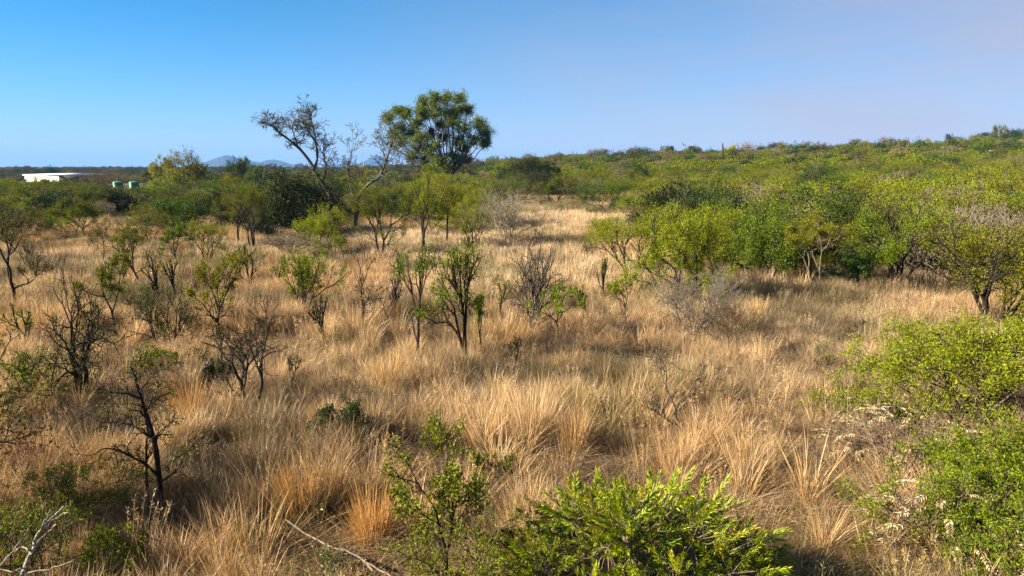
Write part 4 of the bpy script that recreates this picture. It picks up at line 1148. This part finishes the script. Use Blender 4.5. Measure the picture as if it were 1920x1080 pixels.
# skyline on the ridge
for (u, vt, w, kind, colr, lab) in [
    (1780, 253, 17, 'umbrella', DARK, 'lone dark flat-topped tree on the ridge skyline'),
    (1843, 249, 27, 'dense', DARK, 'dark spreading tree on the rising ridge'),
    (1909, 241, 40, 'dense', (0.05, 0.07, 0.02), 'rounded dark tree at the highest point of the ridge'),
    (1607, 262, 26, 'umbrella', (0.14, 0.12, 0.07), 'greyish open tree on the ridge skyline'),
    (1453, 268, 32, 'dense', (0.06, 0.065, 0.02), 'low dark domed bush on the ridge skyline'),
    (1405, 268, 46, 'grey', (0.35, 0.25, 0.14), 'pinkish dry bush on the ridge skyline'),
    (1370, 273, 22, 'bush', (0.40, 0.36, 0.02), 'bright yellow bush beside the dead black stump'),
    (1297, 275, 12, 'dense', DARK, 'small dark tree on the skyline under the flying bird'),
    (1257, 275, 13, 'dense', DARK, 'little dark tree sticking up behind the pale fallen trunk'),
    (1200, 277, 70, 'dense', (0.03, 0.065, 0.015), 'wide dark green clump on the skyline'),
    (1127, 279, 34, 'grey', (0.16, 0.14, 0.06), 'dull brownish tree on the skyline'),
    (1540, 268, 36, 'umbrella', (0.13, 0.10, 0.05), 'brown flat-topped bush on the ridge skyline')]:
    dd = 365 if u < 1500 else 335
    pl('ridge_tree', kind, u, 0, vt, w, colr, lab, B_DARK, depth=dd, size=.36, n=2600, rscale=1.8)

# ------------------------------------------------------------------ near things with parts of their own
def leaf_strip(L, w, fold=.25):
    """a lance-shaped leaf along +x, four triangles-worth, folded on its midrib"""
    v = [(0, 0, 0), (L * .35, w / 2, fold * w), (L * .35, 0, 0), (L * .35, -w / 2, fold * w), (L * .72, w * .36, fold * w * .5 - .04 * L), (L * .72, 0, -.05 * L), (L * .72, -w * .36, fold * w * .5 - .04 * L), (L, 0, -.13 * L)]
    f3 = [(0, 2, 1), (0, 3, 2), (4, 5, 7), (5, 6, 7)]; f4 = [(1, 2, 5, 4), (2, 3, 6, 5)]
    return np.array(v), f3, f4

def frame_from(d, roll, rng=None):
    d = Vector(d).normalized(); q = d.to_track_quat('X', 'Z')
    return np.array((q.to_matrix() @ Matrix.Rotation(roll, 3, 'X')))

def sprig_mesh(seed, n=26, length=.42, leaf=(.088, .0155), mat=None):
    rng = random.Random(seed); mb = MB()
    bend = rng.uniform(-.12, .12)
    stem = [(length * t, bend * t * t * length, -.05 * t * t * length) for t in (0, .35, .7, 1)]
    for k in range(n):
        t = .18 + .82 * k / (n - 1)
        p = np.array((length * t, bend * t * t * length, -.05 * t * t * length))
        az = k * 2.4 + rng.uniform(-.3, .3); op = R(rng.uniform(32, 62)) * (1.15 - .75 * t)
        d = (math.cos(op), math.sin(op) * math.cos(az), math.sin(op) * math.sin(az))
        v, f3, f4 = leaf_strip(leaf[0] * rng.uniform(.75, 1.2), leaf[1] * rng.uniform(.8, 1.2))
        M = frame_from(d, rng.uniform(-.6, .6))
        mb.add(v @ M.T + p, f3, f4)
    return mb.build('leafy_sprig', M_BROAD), stem

def build_glossy_shrub():
    p, t = at(1195, 1150)
    o = thing('glossy_shrub', 'big glossy lime-green willow-leaved shrub nearest the camera at the bottom edge', 'shrub', p)
    rng = random.Random(12); nrng = np.random.default_rng(12)
    H_ = (1150 - 880) / FPX * t * .86
    rx = 250 / FPX * t; ry = 1.45
    sprigs = [sprig_mesh(200 + k, 42, .30 + .04 * (k % 4))[0] for k in range(8)]
    mb = MB(); lobes = []
    for k in range(44):                                       # lobes of the crown
        a = rng.uniform(0, 6.28); rr = math.sqrt(rng.uniform(0.0, 1)) if k > 12 else rng.uniform(.8, 1.0)
        x = rr * math.cos(a) * rx * .9; y = rr * math.sin(a) * ry * .9
        z = H_ * (1 - .62 * rr ** 2.4) * rng.uniform(.72, .95)
        lobes.append((x, y, z))
        pts = [(x * .08, y * .08, -.1), (x * .45 + rng.gauss(0, .05), y * .45 + rng.gauss(0, .05), z * .45), (x * .85, y * .85, z * .8), (x, y, z)]
        mb.tube(smooth_path([Vector(q) for q in pts], 7), np.linspace(.024, .006, 7), 5)
    cols = [(0.21, 0.26, 0.005), (0.29, 0.32, 0.006), (0.15, 0.22, 0.005), (0.09, 0.15, 0.005), (0.24, 0.22, 0.01)]
    inner = MB()
    base_v = []
    for me in sprigs:
        cv = np.zeros(len(me.vertices) * 3, np.float32); me.vertices.foreach_get('co', cv)
        base_v.append((cv.reshape(-1, 3), [tuple(p_.vertices) for p_ in me.polygons]))
    for k in range(290 + 520):
        c = lobes[k % len(lobes)]
        e = nrng.normal(0, 1, 3); e /= np.linalg.norm(e)
        if e[2] < -.3: e[2] *= -1
        shell = k < 290
        s0 = np.array(c) + e * (nrng.uniform(.14, .34) if shell else nrng.uniform(.0, .3)) * np.array((1, 1, .8))
        if not shell: s0 *= np.array((1, 1, nrng.uniform(.55, 1.0)))
        d = e * 1.1 + np.array((c[0] / rx * .7, c[1] / ry * .6, .22 if shell else .1))
        q = Vector(d).normalized().to_track_quat('X', 'Z'); sc = rng.uniform(.75, 1.2)
        if shell:
            so = add_obj('leafy_sprig', sprigs[k % 8], o, cols[(k * 7) % 5 if rng.random() < .7 else 0])
            so.location = s0; so.rotation_mode = 'QUATERNION'; so.rotation_quaternion = q; so.scale = (sc, sc, sc)
        else:
            bv, bf = base_v[k % 8]
            inner.add(bv @ (np.array(q.to_matrix()) * sc).T + s0, [f for f in bf if len(f) == 3], [f for f in bf if len(f) == 4])
        mb.tube([tuple(np.array(c) * .97), tuple(s0), tuple(s0 + np.array(Vector(d).normalized()) * .36 * sc)], [.006, .005, .002], 3)
    io = add_obj('crown', inner.build('crown', M_BROAD), o, (0.15, 0.19, 0.005)); io['kind'] = 'stuff'
    add_obj('stems', mb.build('stems', M_BARK, True), o, (0.20, 0.15, 0.11))
    OCC.append((p.x, p.y, 1.6))
build_glossy_shrub()

def frond_mesh(seed):
    """a dried compound leaf: a curved rib with two rows of curled leaflets"""
    rng = random.Random(seed); mb = MB(); L = .34
    for k in range(9):
        t = .15 + .85 * k / 8
        for s in (-1, 1):
            p = np.array((L * t, 0, -.35 * L * t * t))
            d = (math.cos(R(55)) + t * .3, s * math.sin(R(55)), -.35 + rng.uniform(-.25, .15))
            v, f3, f4 = leaf_strip(.085 * rng.uniform(.8, 1.15) * (1 - .3 * t), .022, .5)
            mb.add(v @ frame_from(d, rng.uniform(-.7, .7)).T + p, f3, f4)
    mb.tube([(0, 0, 0), (L * .5, 0, -.35 * L * .25), (L, 0, -.35 * L)], [.005, .004, .002], 3)
    return mb.build('dry_frond', M_DRYLEAF)

def build_dead_shrub(u, vb, vt, w, seed, label, n_f, col=(0.40, 0.32, 0.18)):
    p, t = at(u, vb); h = (vb - vt) / FPX * t; ww = w / FPX * t
    o = thing('dead_shrub', label, 'shrub', p)
    tr, br, _ = plant_meshes('grey', seed, h, ww, n=0, spread=68, stems=15, levels=4, rscale=1.1)
    add_obj('stems', tr[0], o, (0.17, 0.12, 0.08))
    fr = [frond_mesh(seed + k) for k in range(4)]
    nrng = np.random.default_rng(seed)
    for k in range(n_f):
        a = nrng.uniform(0, 6.28); r = math.sqrt(nrng.uniform(.03, 1))
        e = Vector((math.cos(a), math.sin(a), nrng.uniform(-.1, .55)))
        f = add_obj('dry_frond', fr[k % 4], o, tuple(np.array(col) * nrng.uniform(.8, 1.2)))
        f.location = (r * ww / 2 * math.cos(a), r * ww / 2 * math.sin(a), h * (1 - .5 * r * r) * nrng.uniform(.75, 1.05))
        f.rotation_mode = 'QUATERNION'; f.rotation_quaternion = e.to_track_quat('X', 'Z')
        s = nrng.uniform(.8, 1.35); f.scale = (s, s, s)
    OCC.append((p.x, p.y, ww * .4))
build_dead_shrub(1700, 900, 760, 230, 301, 'dead shrub with pale curled leaves below the big bright feathery bush', 46)
build_dead_shrub(1760, 1060, 900, 250, 305, 'dead brown shrub with a few pale fronds at the bottom edge', 34)
build_dead_shrub(1610, 850, 790, 150, 309, 'low flattened dead brush with pale leaves beside the small bright green bush', 26)

def fallen_sticks(name, label, segs, col, cat='branch'):
    """dry fallen limbs: each a path of (column, row, height over the ground)"""
    p0, _ = at(segs[0][0][0][0], segs[0][0][0][1])
    o = thing(name, label, cat, p0)
    for k, (path, r0, r1) in enumerate(segs):
        pts = []
        for (u, v, hh) in path:
            p, _ = at(u, v)
            # lift towards the camera so that the stick keeps its place
            d = Vector((0, 0, EYE)) - p; f = (hh + LIFT) / max(EYE - p.z, .1)
            pts.append(p + d * f - p0)
        P = smooth_path(pts, 10); P[1:-1] += np.random.default_rng(k).normal(0, .012, (8, 3))
        mb = MB(); mb.tube(P, np.linspace(r0, r1, 10), 6)
        add_obj('stick' if cat == 'branch' else 'trunk', mb.build('stick', M_BARK, True), o, col)
LIFT = .5
fallen_sticks('fallen_branch', 'bundle of white bleached sticks lying in the corner', [
    ([(40, 1085, .3), (60, 1030, .5), (85, 985, .7), (120, 950, .9)], .03, .012), ([(62, 1030, .5), (90, 1000, .65), (105, 985, .8)], .014, .006),
    ([(60, 1040, .5), (40, 1028, .5), (10, 1050, .4)], .013, .006), ([(50, 1062, .4), (25, 1072, .4), (0, 1068, .4)], .014, .006),
    ([(70, 1012, .55), (85, 975, .8), (96, 955, .95)], .012, .006), ([(45, 1075, .35), (95, 1068, .4), (140, 1050, .5)], .012, .005),
    ([(82, 988, .7), (110, 970, .8), (128, 962, .9)], .010, .005), ([(0, 1062, .5), (35, 1020, .6), (60, 985, .7)], .012, .006)], (0.22, 0.19, 0.155))
LIFT = .15
fallen_sticks('fallen_branch', 'long dry pale stick fallen across the grass before the orange tussocks', [
    ([(536, 976, .35), (575, 1003, .3), (620, 1024, .3), (665, 1040, .25), (700, 1072, .15)], .012, .02), ([(640, 1030, .3), (680, 1050, .25), (735, 1085, .2)], .014, .012)], (0.15, 0.12, 0.09))
fallen_sticks('fallen_tree', 'pale fallen trunk lying on the skyline scrub', [
    ([(1238, 296, 3.4), (1250, 293, 3.6), (1262, 297, 3.0)], .35, .2)], (0.5, 0.46, 0.40), 'dead tree')

# large tussocks that stand out
def tussock(u, vb, vt, tint, seed, label, n=260, spread=.20):
    p, t = at(u, vb); h = (vb - vt) / FPX * t * 1.05
    me = blade_mesh('grass_tussock', seed, [dict(count=n, base_r=.24, hmin=.6 * h, hmax=1.02 * h, width=.0085, lean=spread, curl=.18), dict(count=n // 2, base_r=.32, hmin=.25 * h, hmax=.6 * h, width=.009, lean=.5, curl=.4)], M_STRAW)
    o = add_obj('grass_tussock', me, None, tuple(tint), p)
    o['label'] = label; o['category'] = 'grass tussock'; o['group'] = 'large grass tussocks'
M_STRAW = leaf_material('straw', .3, .5, .04, .55, 1.4, .004)
tussock(565, 985, 838, ORANGE, 401, 'big orange-straw tussock just behind the fallen stick', 420)
tussock(625, 965, 845, STRAW, 402, 'straw tussock leaning against the big orange-straw tussock', 300)
tussock(700, 1020, 892, ORANGE * 1.1, 403, 'reddish tussock standing alone in the shade gap', 380)
tussock(995, 840, 700, PALE, 404, 'tall pale tussock in mid clearing above the seedlings', 380)
tussock(1075, 850, 745, STRAW * 1.1, 405, 'upright straw tussock beside the tall pale tussock', 320)
tussock(1432, 690, 618, PALE, 406, 'bright pale tussock right of the dark tangled bush', 260)
tussock(1422, 598, 545, STRAW * 1.15, 407, 'yellow straw tussock at the foot of the dense fresh green bush', 220)
tussock(355, 800, 690, ORANGE, 408, 'orange tussock beside the leafless spiky tree', 320)
tussock(235, 1010, 930, GREYB, 409, 'greyish tussock at the foot of the tiered tree', 260, .3)
tussock(728, 740, 640, STRAW, 410, 'tall straw tussock below the short leafless sapling', 300)

# bird, stump, car on the slope
def build_bird():
    d = px_ray(1282, 272); k = 130 / d.y
    c = Vector((d.x * k, 130, EYE + d.z * k))
    o = thing('flying_bird', 'dark bird of prey gliding above the skyline', 'bird', c, R(25))
    m = paint_material('dark_feathers', (0.03, 0.025, 0.02), .8, .3, 9)
    mb = MB()
    prof = [(-.26, .015), (-.16, .05), (-.02, .075), (.1, .06), (.17, .04), (.2, .045), (.24, .03), (.28, .006)]
    mb.tube([(0, x, 0) for x, _ in prof], [r for _, r in prof], 8)
    for s in (-1, 1):
        prev = None
        sec = [(.04, .10, -.09, 0), (.25, .13, -.10, .09), (.45, .09, -.10, .12), (.66, -.06, -.14, .10)]
        v = []
        for (x, y1, y0, z) in sec: v += [(s * x, y1, z + .01), (s * x, y0, z), (s * x, (y0 + y1) / 2, z + .025)]
        f3 = []; f4 = []
        for i in range(3):
            a = i * 3; b = a + 3
            f4 += [(a, b, b + 2, a + 2), (a + 2, b + 2, b + 1, a + 1), (a + 1, b + 1, b, a)]
        mb.add(v, [(9, 10, 11)], f4)
    mb.add([(-.04, -.22, 0), (.04, -.22, 0), (.12, -.45, -.01), (0, -.42, .01), (-.12, -.45, -.01)], [(0, 1, 3), (1, 2, 3), (0, 3, 4)])
    b = add_obj('body', mb.build('body', m, True), o); b.rotation_euler = (0, R(32), 0)
build_bird()
def build_stump():
    p = at_depth(1354, 215); vtop = 269
    h = EYE + (HORIZON - vtop) / FPX * 215 - p.z
    o = thing('dead_stump', 'tall dead black stump sticking up from the skyline', 'dead tree', p)
    mb = MB(); mb.tube(smooth_path([Vector((.25, 0, -.3)), Vector((.1, 0, h * .4)), Vector((-.1, 0, h * .8)), Vector((-.22, 0, h))], 9), [.3, .28, .27, .26, .25, .23, .21, .17, .05], 9)
    add_obj('trunk', mb.build('trunk', M_BARK, True), o, (0.035, 0.02, 0.02))
    mb = MB(); mb.tube([(.05, 0, h * .7), (.3, .1, h * .78), (.38, .1, h * .86)], [.1, .06, .02], 5)
    add_obj('branch', mb.build('branch', M_BARK, True), o, (0.035, 0.02, 0.02))
build_stump()
def build_car():
    p = at_depth(1862, 190)
    z = EYE + (HORIZON - 288.5) / FPX * 190
    p = Vector((p.x, p.y, p.z))
    o = thing('parked_car', 'small white car half hidden in the scrub on the slope', 'car', p, R(20))
    lift = max(0, z - p.z - .75)
    mb = MB()
    prof = [(-2.0, .35), (-2.05, .8), (-1.9, .98), (-1.25, 1.02), (-.7, 1.5), (.75, 1.52), (1.25, 1.0), (1.95, .9), (2.05, .6), (2.0, .35)]
    v = [(x, -.8, zz + lift) for x, zz in prof] + [(x, .8, zz + lift) for x, zz in prof]; n = len(prof)
    mb.add(v, [], [(i, (i + 1) % n, n + (i + 1) % n, n + i) for i in range(n)])
    mb.add(v, [(0, i + 1, i) for i in range(1, n - 1)] + [(n, n + i, n + i + 1) for i in range(1, n - 1)])
    add_obj('body', mb.build('body', M_CARW), o)
    for sgn in (-1, 1):
        mb = MB(); y = sgn * .803
        mb.add([(-1.05, y, 1.05 + lift), (-.62, y, 1.42 + lift), (.68, y, 1.44 + lift), (1.05, y, 1.05 + lift)], f4=[(0, 1, 2, 3)]); add_obj('window', mb.build('window', M_GLASS), o)
    for x in (-1.3, 1.3):
        for y in (-.82, .62):
            mb = MB(); mb.lathe([(.02, 0), (.3, 0), (.32, .04), (.32, .16), (.3, .2), (.02, .2)], 16)
            w = add_obj('wheel', mb.build('wheel', M_RUBBER, True), o); w.rotation_euler = (R(-90), 0, 0); w.location = (x, y, .32 + lift)
build_car()

# ------------------------------------------------------------------ the thicket: every bush an object as far as they can be told apart
BU_ = np.array([(0, 432), (100, 425), (170, 408), (260, 410), (330, 420), (420, 428), (500, 436), (635, 438), (648, 402), (738, 402), (750, 420), (800, 416), (880, 405), (960, 378), (1060, 370), (1100, 392), (1160, 392), (1200, 378), (1225, 415), (1250, 450), (1300, 495), (1400, 520), (1600, 530), (1720, 540), (1920, 600)], float)
def bush_bound(u): return np.interp(u, BU_[:, 0], BU_[:, 1])
def cap_row(u):
    """the highest row bushes may reach without hiding the shed and the tanks"""
    return np.where(u < 12, 334, np.where(u < 185, 341.0, np.where(u < 305, 353.0, 0)))

def darts(rng, dmin, dmax, rad, tries, dens=None, amax=.78):
    pts = []; cell = {}
    for _ in range(tries):
        d = math.sqrt(rng.uniform(dmin ** 2, dmax ** 2)); a = rng.uniform(-amax, amax)
        x, y = d * a, d; r = rad(d)
        key = (int(x // 8), int(y // 8)); ok = True
        R_ = int(r // 8) + 1
        for i in range(-R_, R_ + 1):
            for j in range(-R_, R_ + 1):
                for (px, py) in cell.get((key[0] + i, key[1] + j), ()):
                    if (px - x) ** 2 + (py - y) ** 2 < r * r: ok = False; break
                if not ok: break
            if not ok: break
        if ok:
            cell.setdefault(key, []).append((x, y)); pts.append((x, y))
    return pts

def build_thicket():
    rng = random.Random(8)
    kinds = {}
    def variants(tag, kind, seeds, h, w, **kw):
        kinds[tag] = [plant_meshes(kind, s_, h, w, split=False, **kw) for s_ in seeds]
    variants('leafy', 'bush', (501, 502, 503, 504, 505), 3.0, 4.4, n=11000, size=.10)
    variants('flat', 'umbrella', (511, 512, 513, 514), 3.4, 4.6, n=12000, size=.095)
    variants('evergreen', 'dense', (521, 522, 523), 3.2, 4.4, n=13000, size=.13)
    variants('bare', 'grey', (531, 532, 533), 2.8, 3.8, n=1600, size=.10, rmin=.012, rscale=1.4)
    base_h = {'leafy': 3.0, 'flat': 3.4, 'evergreen': 3.2, 'bare': 2.8}; base_w = {'leafy': 4.4, 'flat': 4.6, 'evergreen': 4.4, 'bare': 3.8}
    pts = darts(rng, 34, 175, lambda d: 2.3 if d < 70 else (2.8 if d < 100 else 3.5), 90000)
    xy = np.array(pts); z = terrain(xy[:, 0], xy[:, 1]); u, v = project(xy[:, 0], xy[:, 1], z)
    gap = fbm(xy[:, 0] * .06, xy[:, 1] * .06, 91)
    bb = bush_bound(u); rr_ = np.random.default_rng(5).uniform(0, 1, len(u))
    out_ = (v >= bb - 2) & (v < bb + 48) & (u < 930) & (rr_ < .16)
    sel = ((v < bb - 2) | out_) & (u > -160) & (u < 2080)
    order = np.argsort(xy[:, 1])
    count = {'leafy': 0, 'flat': 0, 'evergreen': 0, 'bare': 0}; rest = []
    zones = {'slope': 'in the thicket on the slope', 'mid': 'in the scrub around the foot of the gum tree', 'plain': 'in the scrub before the white shed and tanks'}
    for k in order:
        if not sel[k]: continue
        x, y = xy[k]
        if any((x - ox) ** 2 + (y - oy) ** 2 < (r + .9) ** 2 for ox, oy, r in OCC): continue
        if gap[k] < .27 and u[k] > 520: continue
        zone = 'slope' if u[k] > 1060 else ('mid' if u[k] > 520 else 'plain')
        q = rng.random()
        if zone == 'slope': tag = 'leafy' if q < .46 else ('flat' if q < .74 else ('evergreen' if q < .81 else 'bare'))
        elif zone == 'mid': tag = 'leafy' if q < .42 else ('flat' if q < .70 else ('evergreen' if q < .86 else 'bare'))
        else: tag = 'leafy' if q < .36 else ('flat' if q < .56 else ('evergreen' if q < .86 else 'bare'))
        if out_[k]: tag = 'flat' if q < .62 else ('leafy' if q < .8 else 'bare')
        sh = rng.uniform(.78, 1.25); sw = rng.uniform(.9, 1.3) * (1.12 if y < 90 else 1)
        if zone == 'slope' and y < 70: sh *= 1.22
        if out_[k]: sw *= .62; sh *= .85
        elif zone == 'plain': sw *= 1.22
        cap = float(cap_row(np.array(u[k])))
        if cap:
            hmax = (EYE - (cap - HORIZON) / FPX * y) - z[k]
            if hmax < .8: continue
            sh = min(sh, hmax / base_h[tag])
        if zone == 'mid' or zone == 'plain':
            hm = EYE - 1.0 - .004 * y - z[k] + (2.0 if zone == 'mid' else 0); sh = min(sh, max(hm, .8) / base_h[tag])
        if zone == 'slope':
            a = fbm(np.array([x * .05]), np.array([y * .05]), 97)[0]; b = rng.random()
            c1, c2 = (YOLIVE, BRIGHT) if a > .5 else (YOLIVE, LIME)
            col = np.array(c1) * b + np.array(c2) * (1 - b)
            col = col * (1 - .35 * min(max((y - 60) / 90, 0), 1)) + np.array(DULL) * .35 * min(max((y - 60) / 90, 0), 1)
            if rng.random() < .33: col = np.array(rng.choice([GREEN, (0.04, 0.075, 0.007), OLIVE, (0.08, 0.075, 0.014)]))
        elif zone == 'mid': col = np.array(rng.choice([OLIVE, YOLIVE, LIME, GREEN, DULL]))
        else: col = np.array(rng.choice([GREEN, OLIVE, DULL, BRIGHT, (0.07, 0.085, 0.010), (0.04, 0.062, 0.008)]))
        if tag == 'evergreen': col = np.array(rng.choice([DARK, (0.018, 0.042, 0.008), (0.03, 0.06, 0.01)]))
        if tag == 'bare': col = np.array(rng.choice([(0.13, 0.105, 0.055), (0.16, 0.125, 0.08)]))
        col = col * rng.uniform(.85, 1.15)
        i = rng.randrange(len(kinds[tag]))
        if count[tag] >= 290 or y > 150:
            rest.append((x, y, z[k], tag, i, sw, sh, col)); continue
        count[tag] += 1
        nm = {'leafy': 'thorn_bush', 'flat': 'thorn_tree', 'evergreen': 'evergreen_bush', 'bare': 'bare_bush'}[tag]
        lum = col[0] / max(col[1], .001)
        tone = 'yellow-olive' if lum > 1.03 else ('olive' if lum > .88 else ('lime green' if lum > .72 else 'fresh green'))
        size = 'tall' if sh > 1.03 else ('low' if sh < .85 else 'mid-sized')
        look = {'leafy': size + ' rounded ' + tone + ' bush', 'flat': size + ' flat-topped ' + tone + ' tree', 'evergreen': size + ' dark evergreen bush', 'bare': size + ' leafless brownish bush'}[tag]
        if zone == 'slope':
            an = min(((1130, 'dense green tree'), (1185, 'flat-topped clearing-edge tree'), (1272, 'drooping yellow-green bush'), (1345, 'pale grey dead bush'), (1438, 'dense fresh green bush'), (1526, 'pale-trunked tree'), (1680, 'large open tree'), (1860, 'wide olive tree')), key=lambda t_: abs(t_[0] - u[k]))[1]
            where = ('close behind the ' if y < 62 else ('up the slope behind the ' if y < 100 else 'high on the slope beyond the ')) + an
        elif zone == 'mid':
            an = min(((572, 'dark evergreen thicket'), (690, 'leaning trees'), (845, 'gum tree'), (1000, 'almost black bush')), key=lambda t_: abs(t_[0] - u[k]))[1]
            where = ('before the ' if y < 95 else 'in the scrub near the ') + an
        else:
            an = min(((60, 'white shed'), (237, 'green tanks'), (350, 'yellow-leaved trees'), (470, 'narrow upright tree')), key=lambda t_: abs(t_[0] - u[k]))[1]
            where = ('at the clearing edge below the ' if y < 110 else 'in the scrub before the ') + an
        lab = look + (' in grass ' if out_[k] else ' ') + where
        o = thing(nm, lab, 'tree' if tag == 'flat' else 'bush', (x, y, z[k] - .05), rng.uniform(0, 6.28), {'leafy': 'rounded bushes ', 'flat': 'flat-topped trees ', 'evergreen': 'evergreen bushes ', 'bare': 'leafless bushes '}[tag] + zones[zone])
        o.scale = (sw, sw, sh)
        tr, _, cr = kinds[tag][i]
        add_obj('trunk', tr[0], o, (0.14, 0.115, 0.08) if tag == 'bare' else B_BROWN)
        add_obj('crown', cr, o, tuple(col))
    # things that would share a label: tell them apart by how near they stand
    same = {}
    for o in scene.objects:
        if o.parent is None and 'label' in o.keys() and 'group' in o.keys() and o['group'].endswith(tuple(zones.values())): same.setdefault(o['label'], []).append(o)
    for lab, os_ in same.items():
        if 2 <= len(os_) <= 10:
            os_.sort(key=lambda o: o.location.y)
            for k, o in enumerate(os_):
                w_ = 'nearest' if k == 0 else ('farthest' if k == len(os_) - 1 else ('middle' if len(os_) == 3 else ('second', 'third', 'fourth', 'fifth', 'sixth', 'seventh', 'eighth', 'ninth')[k - 1] + ' nearest'))
                if len(os_) == 2: w_ = 'nearer' if k == 0 else 'farther'
                nl = w_ + ' ' + lab
                o['label'] = nl if len(nl.replace('-', ' ').split()) <= 16 else nl.replace('close behind', 'behind').replace('at the clearing edge below', 'below').replace('in the scrub before', 'before').replace('up the slope behind', 'up behind').replace('high on the slope beyond', 'high beyond')
    # beyond: one mass
    far = []
    for (kind, s_, h, w, n, size) in (('bush', 601, 3.0, 4.6, 2600, .27), ('bush', 602, 3.0, 4.6, 2600, .27), ('umbrella', 603, 3.4, 4.8, 2600, .27), ('dense', 604, 3.3, 4.4, 3200, .28), ('grey', 605, 2.8, 4.0, 2600, .22), ('bush', 606, 2.6, 5.0, 2600, .27)):
        rg = random.Random(s_); P, Rr, L, _ = skeleton(rg, h, w, **PRESET[kind]['g'])
        lf = dict(PRESET[kind]['leaf']); lf['size'] = size; lf['sigma'] = lf['sigma'] * 1.5
        v, q = leaf_cloud(np.random.default_rng(s_), P[L >= L.max() - 1], n, **lf)
        kk = np.nonzero(L <= 1)[0]; tv, tf = tubes(P[kk], np.maximum(Rr[kk], .03), 3)
        far.append(mesh_from('far_bush', np.concatenate([v, tv]), [q, tf + len(v)], M_FARLEAF))
    P, S, I, T, RO = [], [], [], [], []
    def put(x, y, z, i, sw, sh, col):
        P.append((x, y, z - .1)); S.append((sw, sw, sh)); I.append(i); T.append(col); RO.append((0, 0, rng.uniform(0, 6.28)))
    fk = {'leafy': 0, 'flat': 2, 'evergreen': 3, 'bare': 4}
    for (x, y, zz, tag, i, sw, sh, col) in rest: put(x, y, zz, fk[tag], sw, sh, col)
    n1 = len(P)
    pts2 = darts(rng, 176, 430, lambda d: 4.2, 42000) + darts(rng, 432, 1500, lambda d: 10.0, 42000)
    xy = np.array(pts2); z = terrain(xy[:, 0], xy[:, 1]); u, v = project(xy[:, 0], xy[:, 1], z)
    cp = cap_row(u)
    for k in range(len(xy)):
        x, y = xy[k]
        s_ = 1.0 if y < 431 else 1.35
        sh = rng.uniform(.7, 1.25) * s_; sw = rng.uniform(.9, 1.3) * s_ * (1.35 if y > 431 else 1)
        if cp[k] and y < 275:
            hmax = (EYE - (cp[k] - HORIZON) / FPX * y) - z[k]
            if hmax < .6: continue
            sh = min(sh, hmax / 3.2)
            if 244 < y < 280 and u[k] < 190: continue
        if u[k] > 900 and 290 < y < 431: sh *= rng.uniform(.65, 1.45)
        if u[k] < 900 and y > 431: sh *= rng.uniform(.7, 1.3)
        elif u[k] < 620: sh *= .85
        if rng.random() < .07 and u[k] > 280: sh *= rng.uniform(1.3, 1.7)
        q = rng.random(); i = 0 if q < .25 else 1 if q < .45 else 2 if q < .62 else 3 if q < .74 else 4 if q < .9 else 5
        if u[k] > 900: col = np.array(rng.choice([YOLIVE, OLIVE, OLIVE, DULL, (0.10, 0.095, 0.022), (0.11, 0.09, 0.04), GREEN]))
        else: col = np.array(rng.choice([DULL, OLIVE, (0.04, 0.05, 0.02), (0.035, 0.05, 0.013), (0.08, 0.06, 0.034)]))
        if i == 3: col = np.array((0.022, 0.042, 0.011))
        if i == 4: col = np.array((0.14, 0.115, 0.065))
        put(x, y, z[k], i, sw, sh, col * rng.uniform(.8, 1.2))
    instancer('far_bushveld', np.array(P), np.array(RO), np.array(S), np.array(I), np.array(T), far, 'far scrub covering the ridge and the plain to the horizon', 'scrub')
    print('THICKET', count, len(rest), len(P))
build_thicket()

# ------------------------------------------------------------------ the air
def build_haze():
    mb = MB(); mb.box((-10500, -10500, -12), (10500, 10500, 175))
    m = bpy.data.materials.new('dusty_air'); m.use_nodes = True
    n = m.node_tree.nodes; n.clear()
    out = n.new('ShaderNodeOutputMaterial'); v = n.new('ShaderNodeVolumePrincipled')
    v.inputs['Color'].default_value = (0.15, 0.40, 0.95, 1); v.inputs['Density'].default_value = 0.00008; v.inputs['Anisotropy'].default_value = 0.0
    m.node_tree.links.new(v.outputs[0], out.inputs['Volume'])
    o = add_obj('haze', mb.build('haze', m)); o['kind'] = 'stuff'; o['label'] = 'thin blue haze lying over the far land'; o['category'] = 'haze'
build_haze()
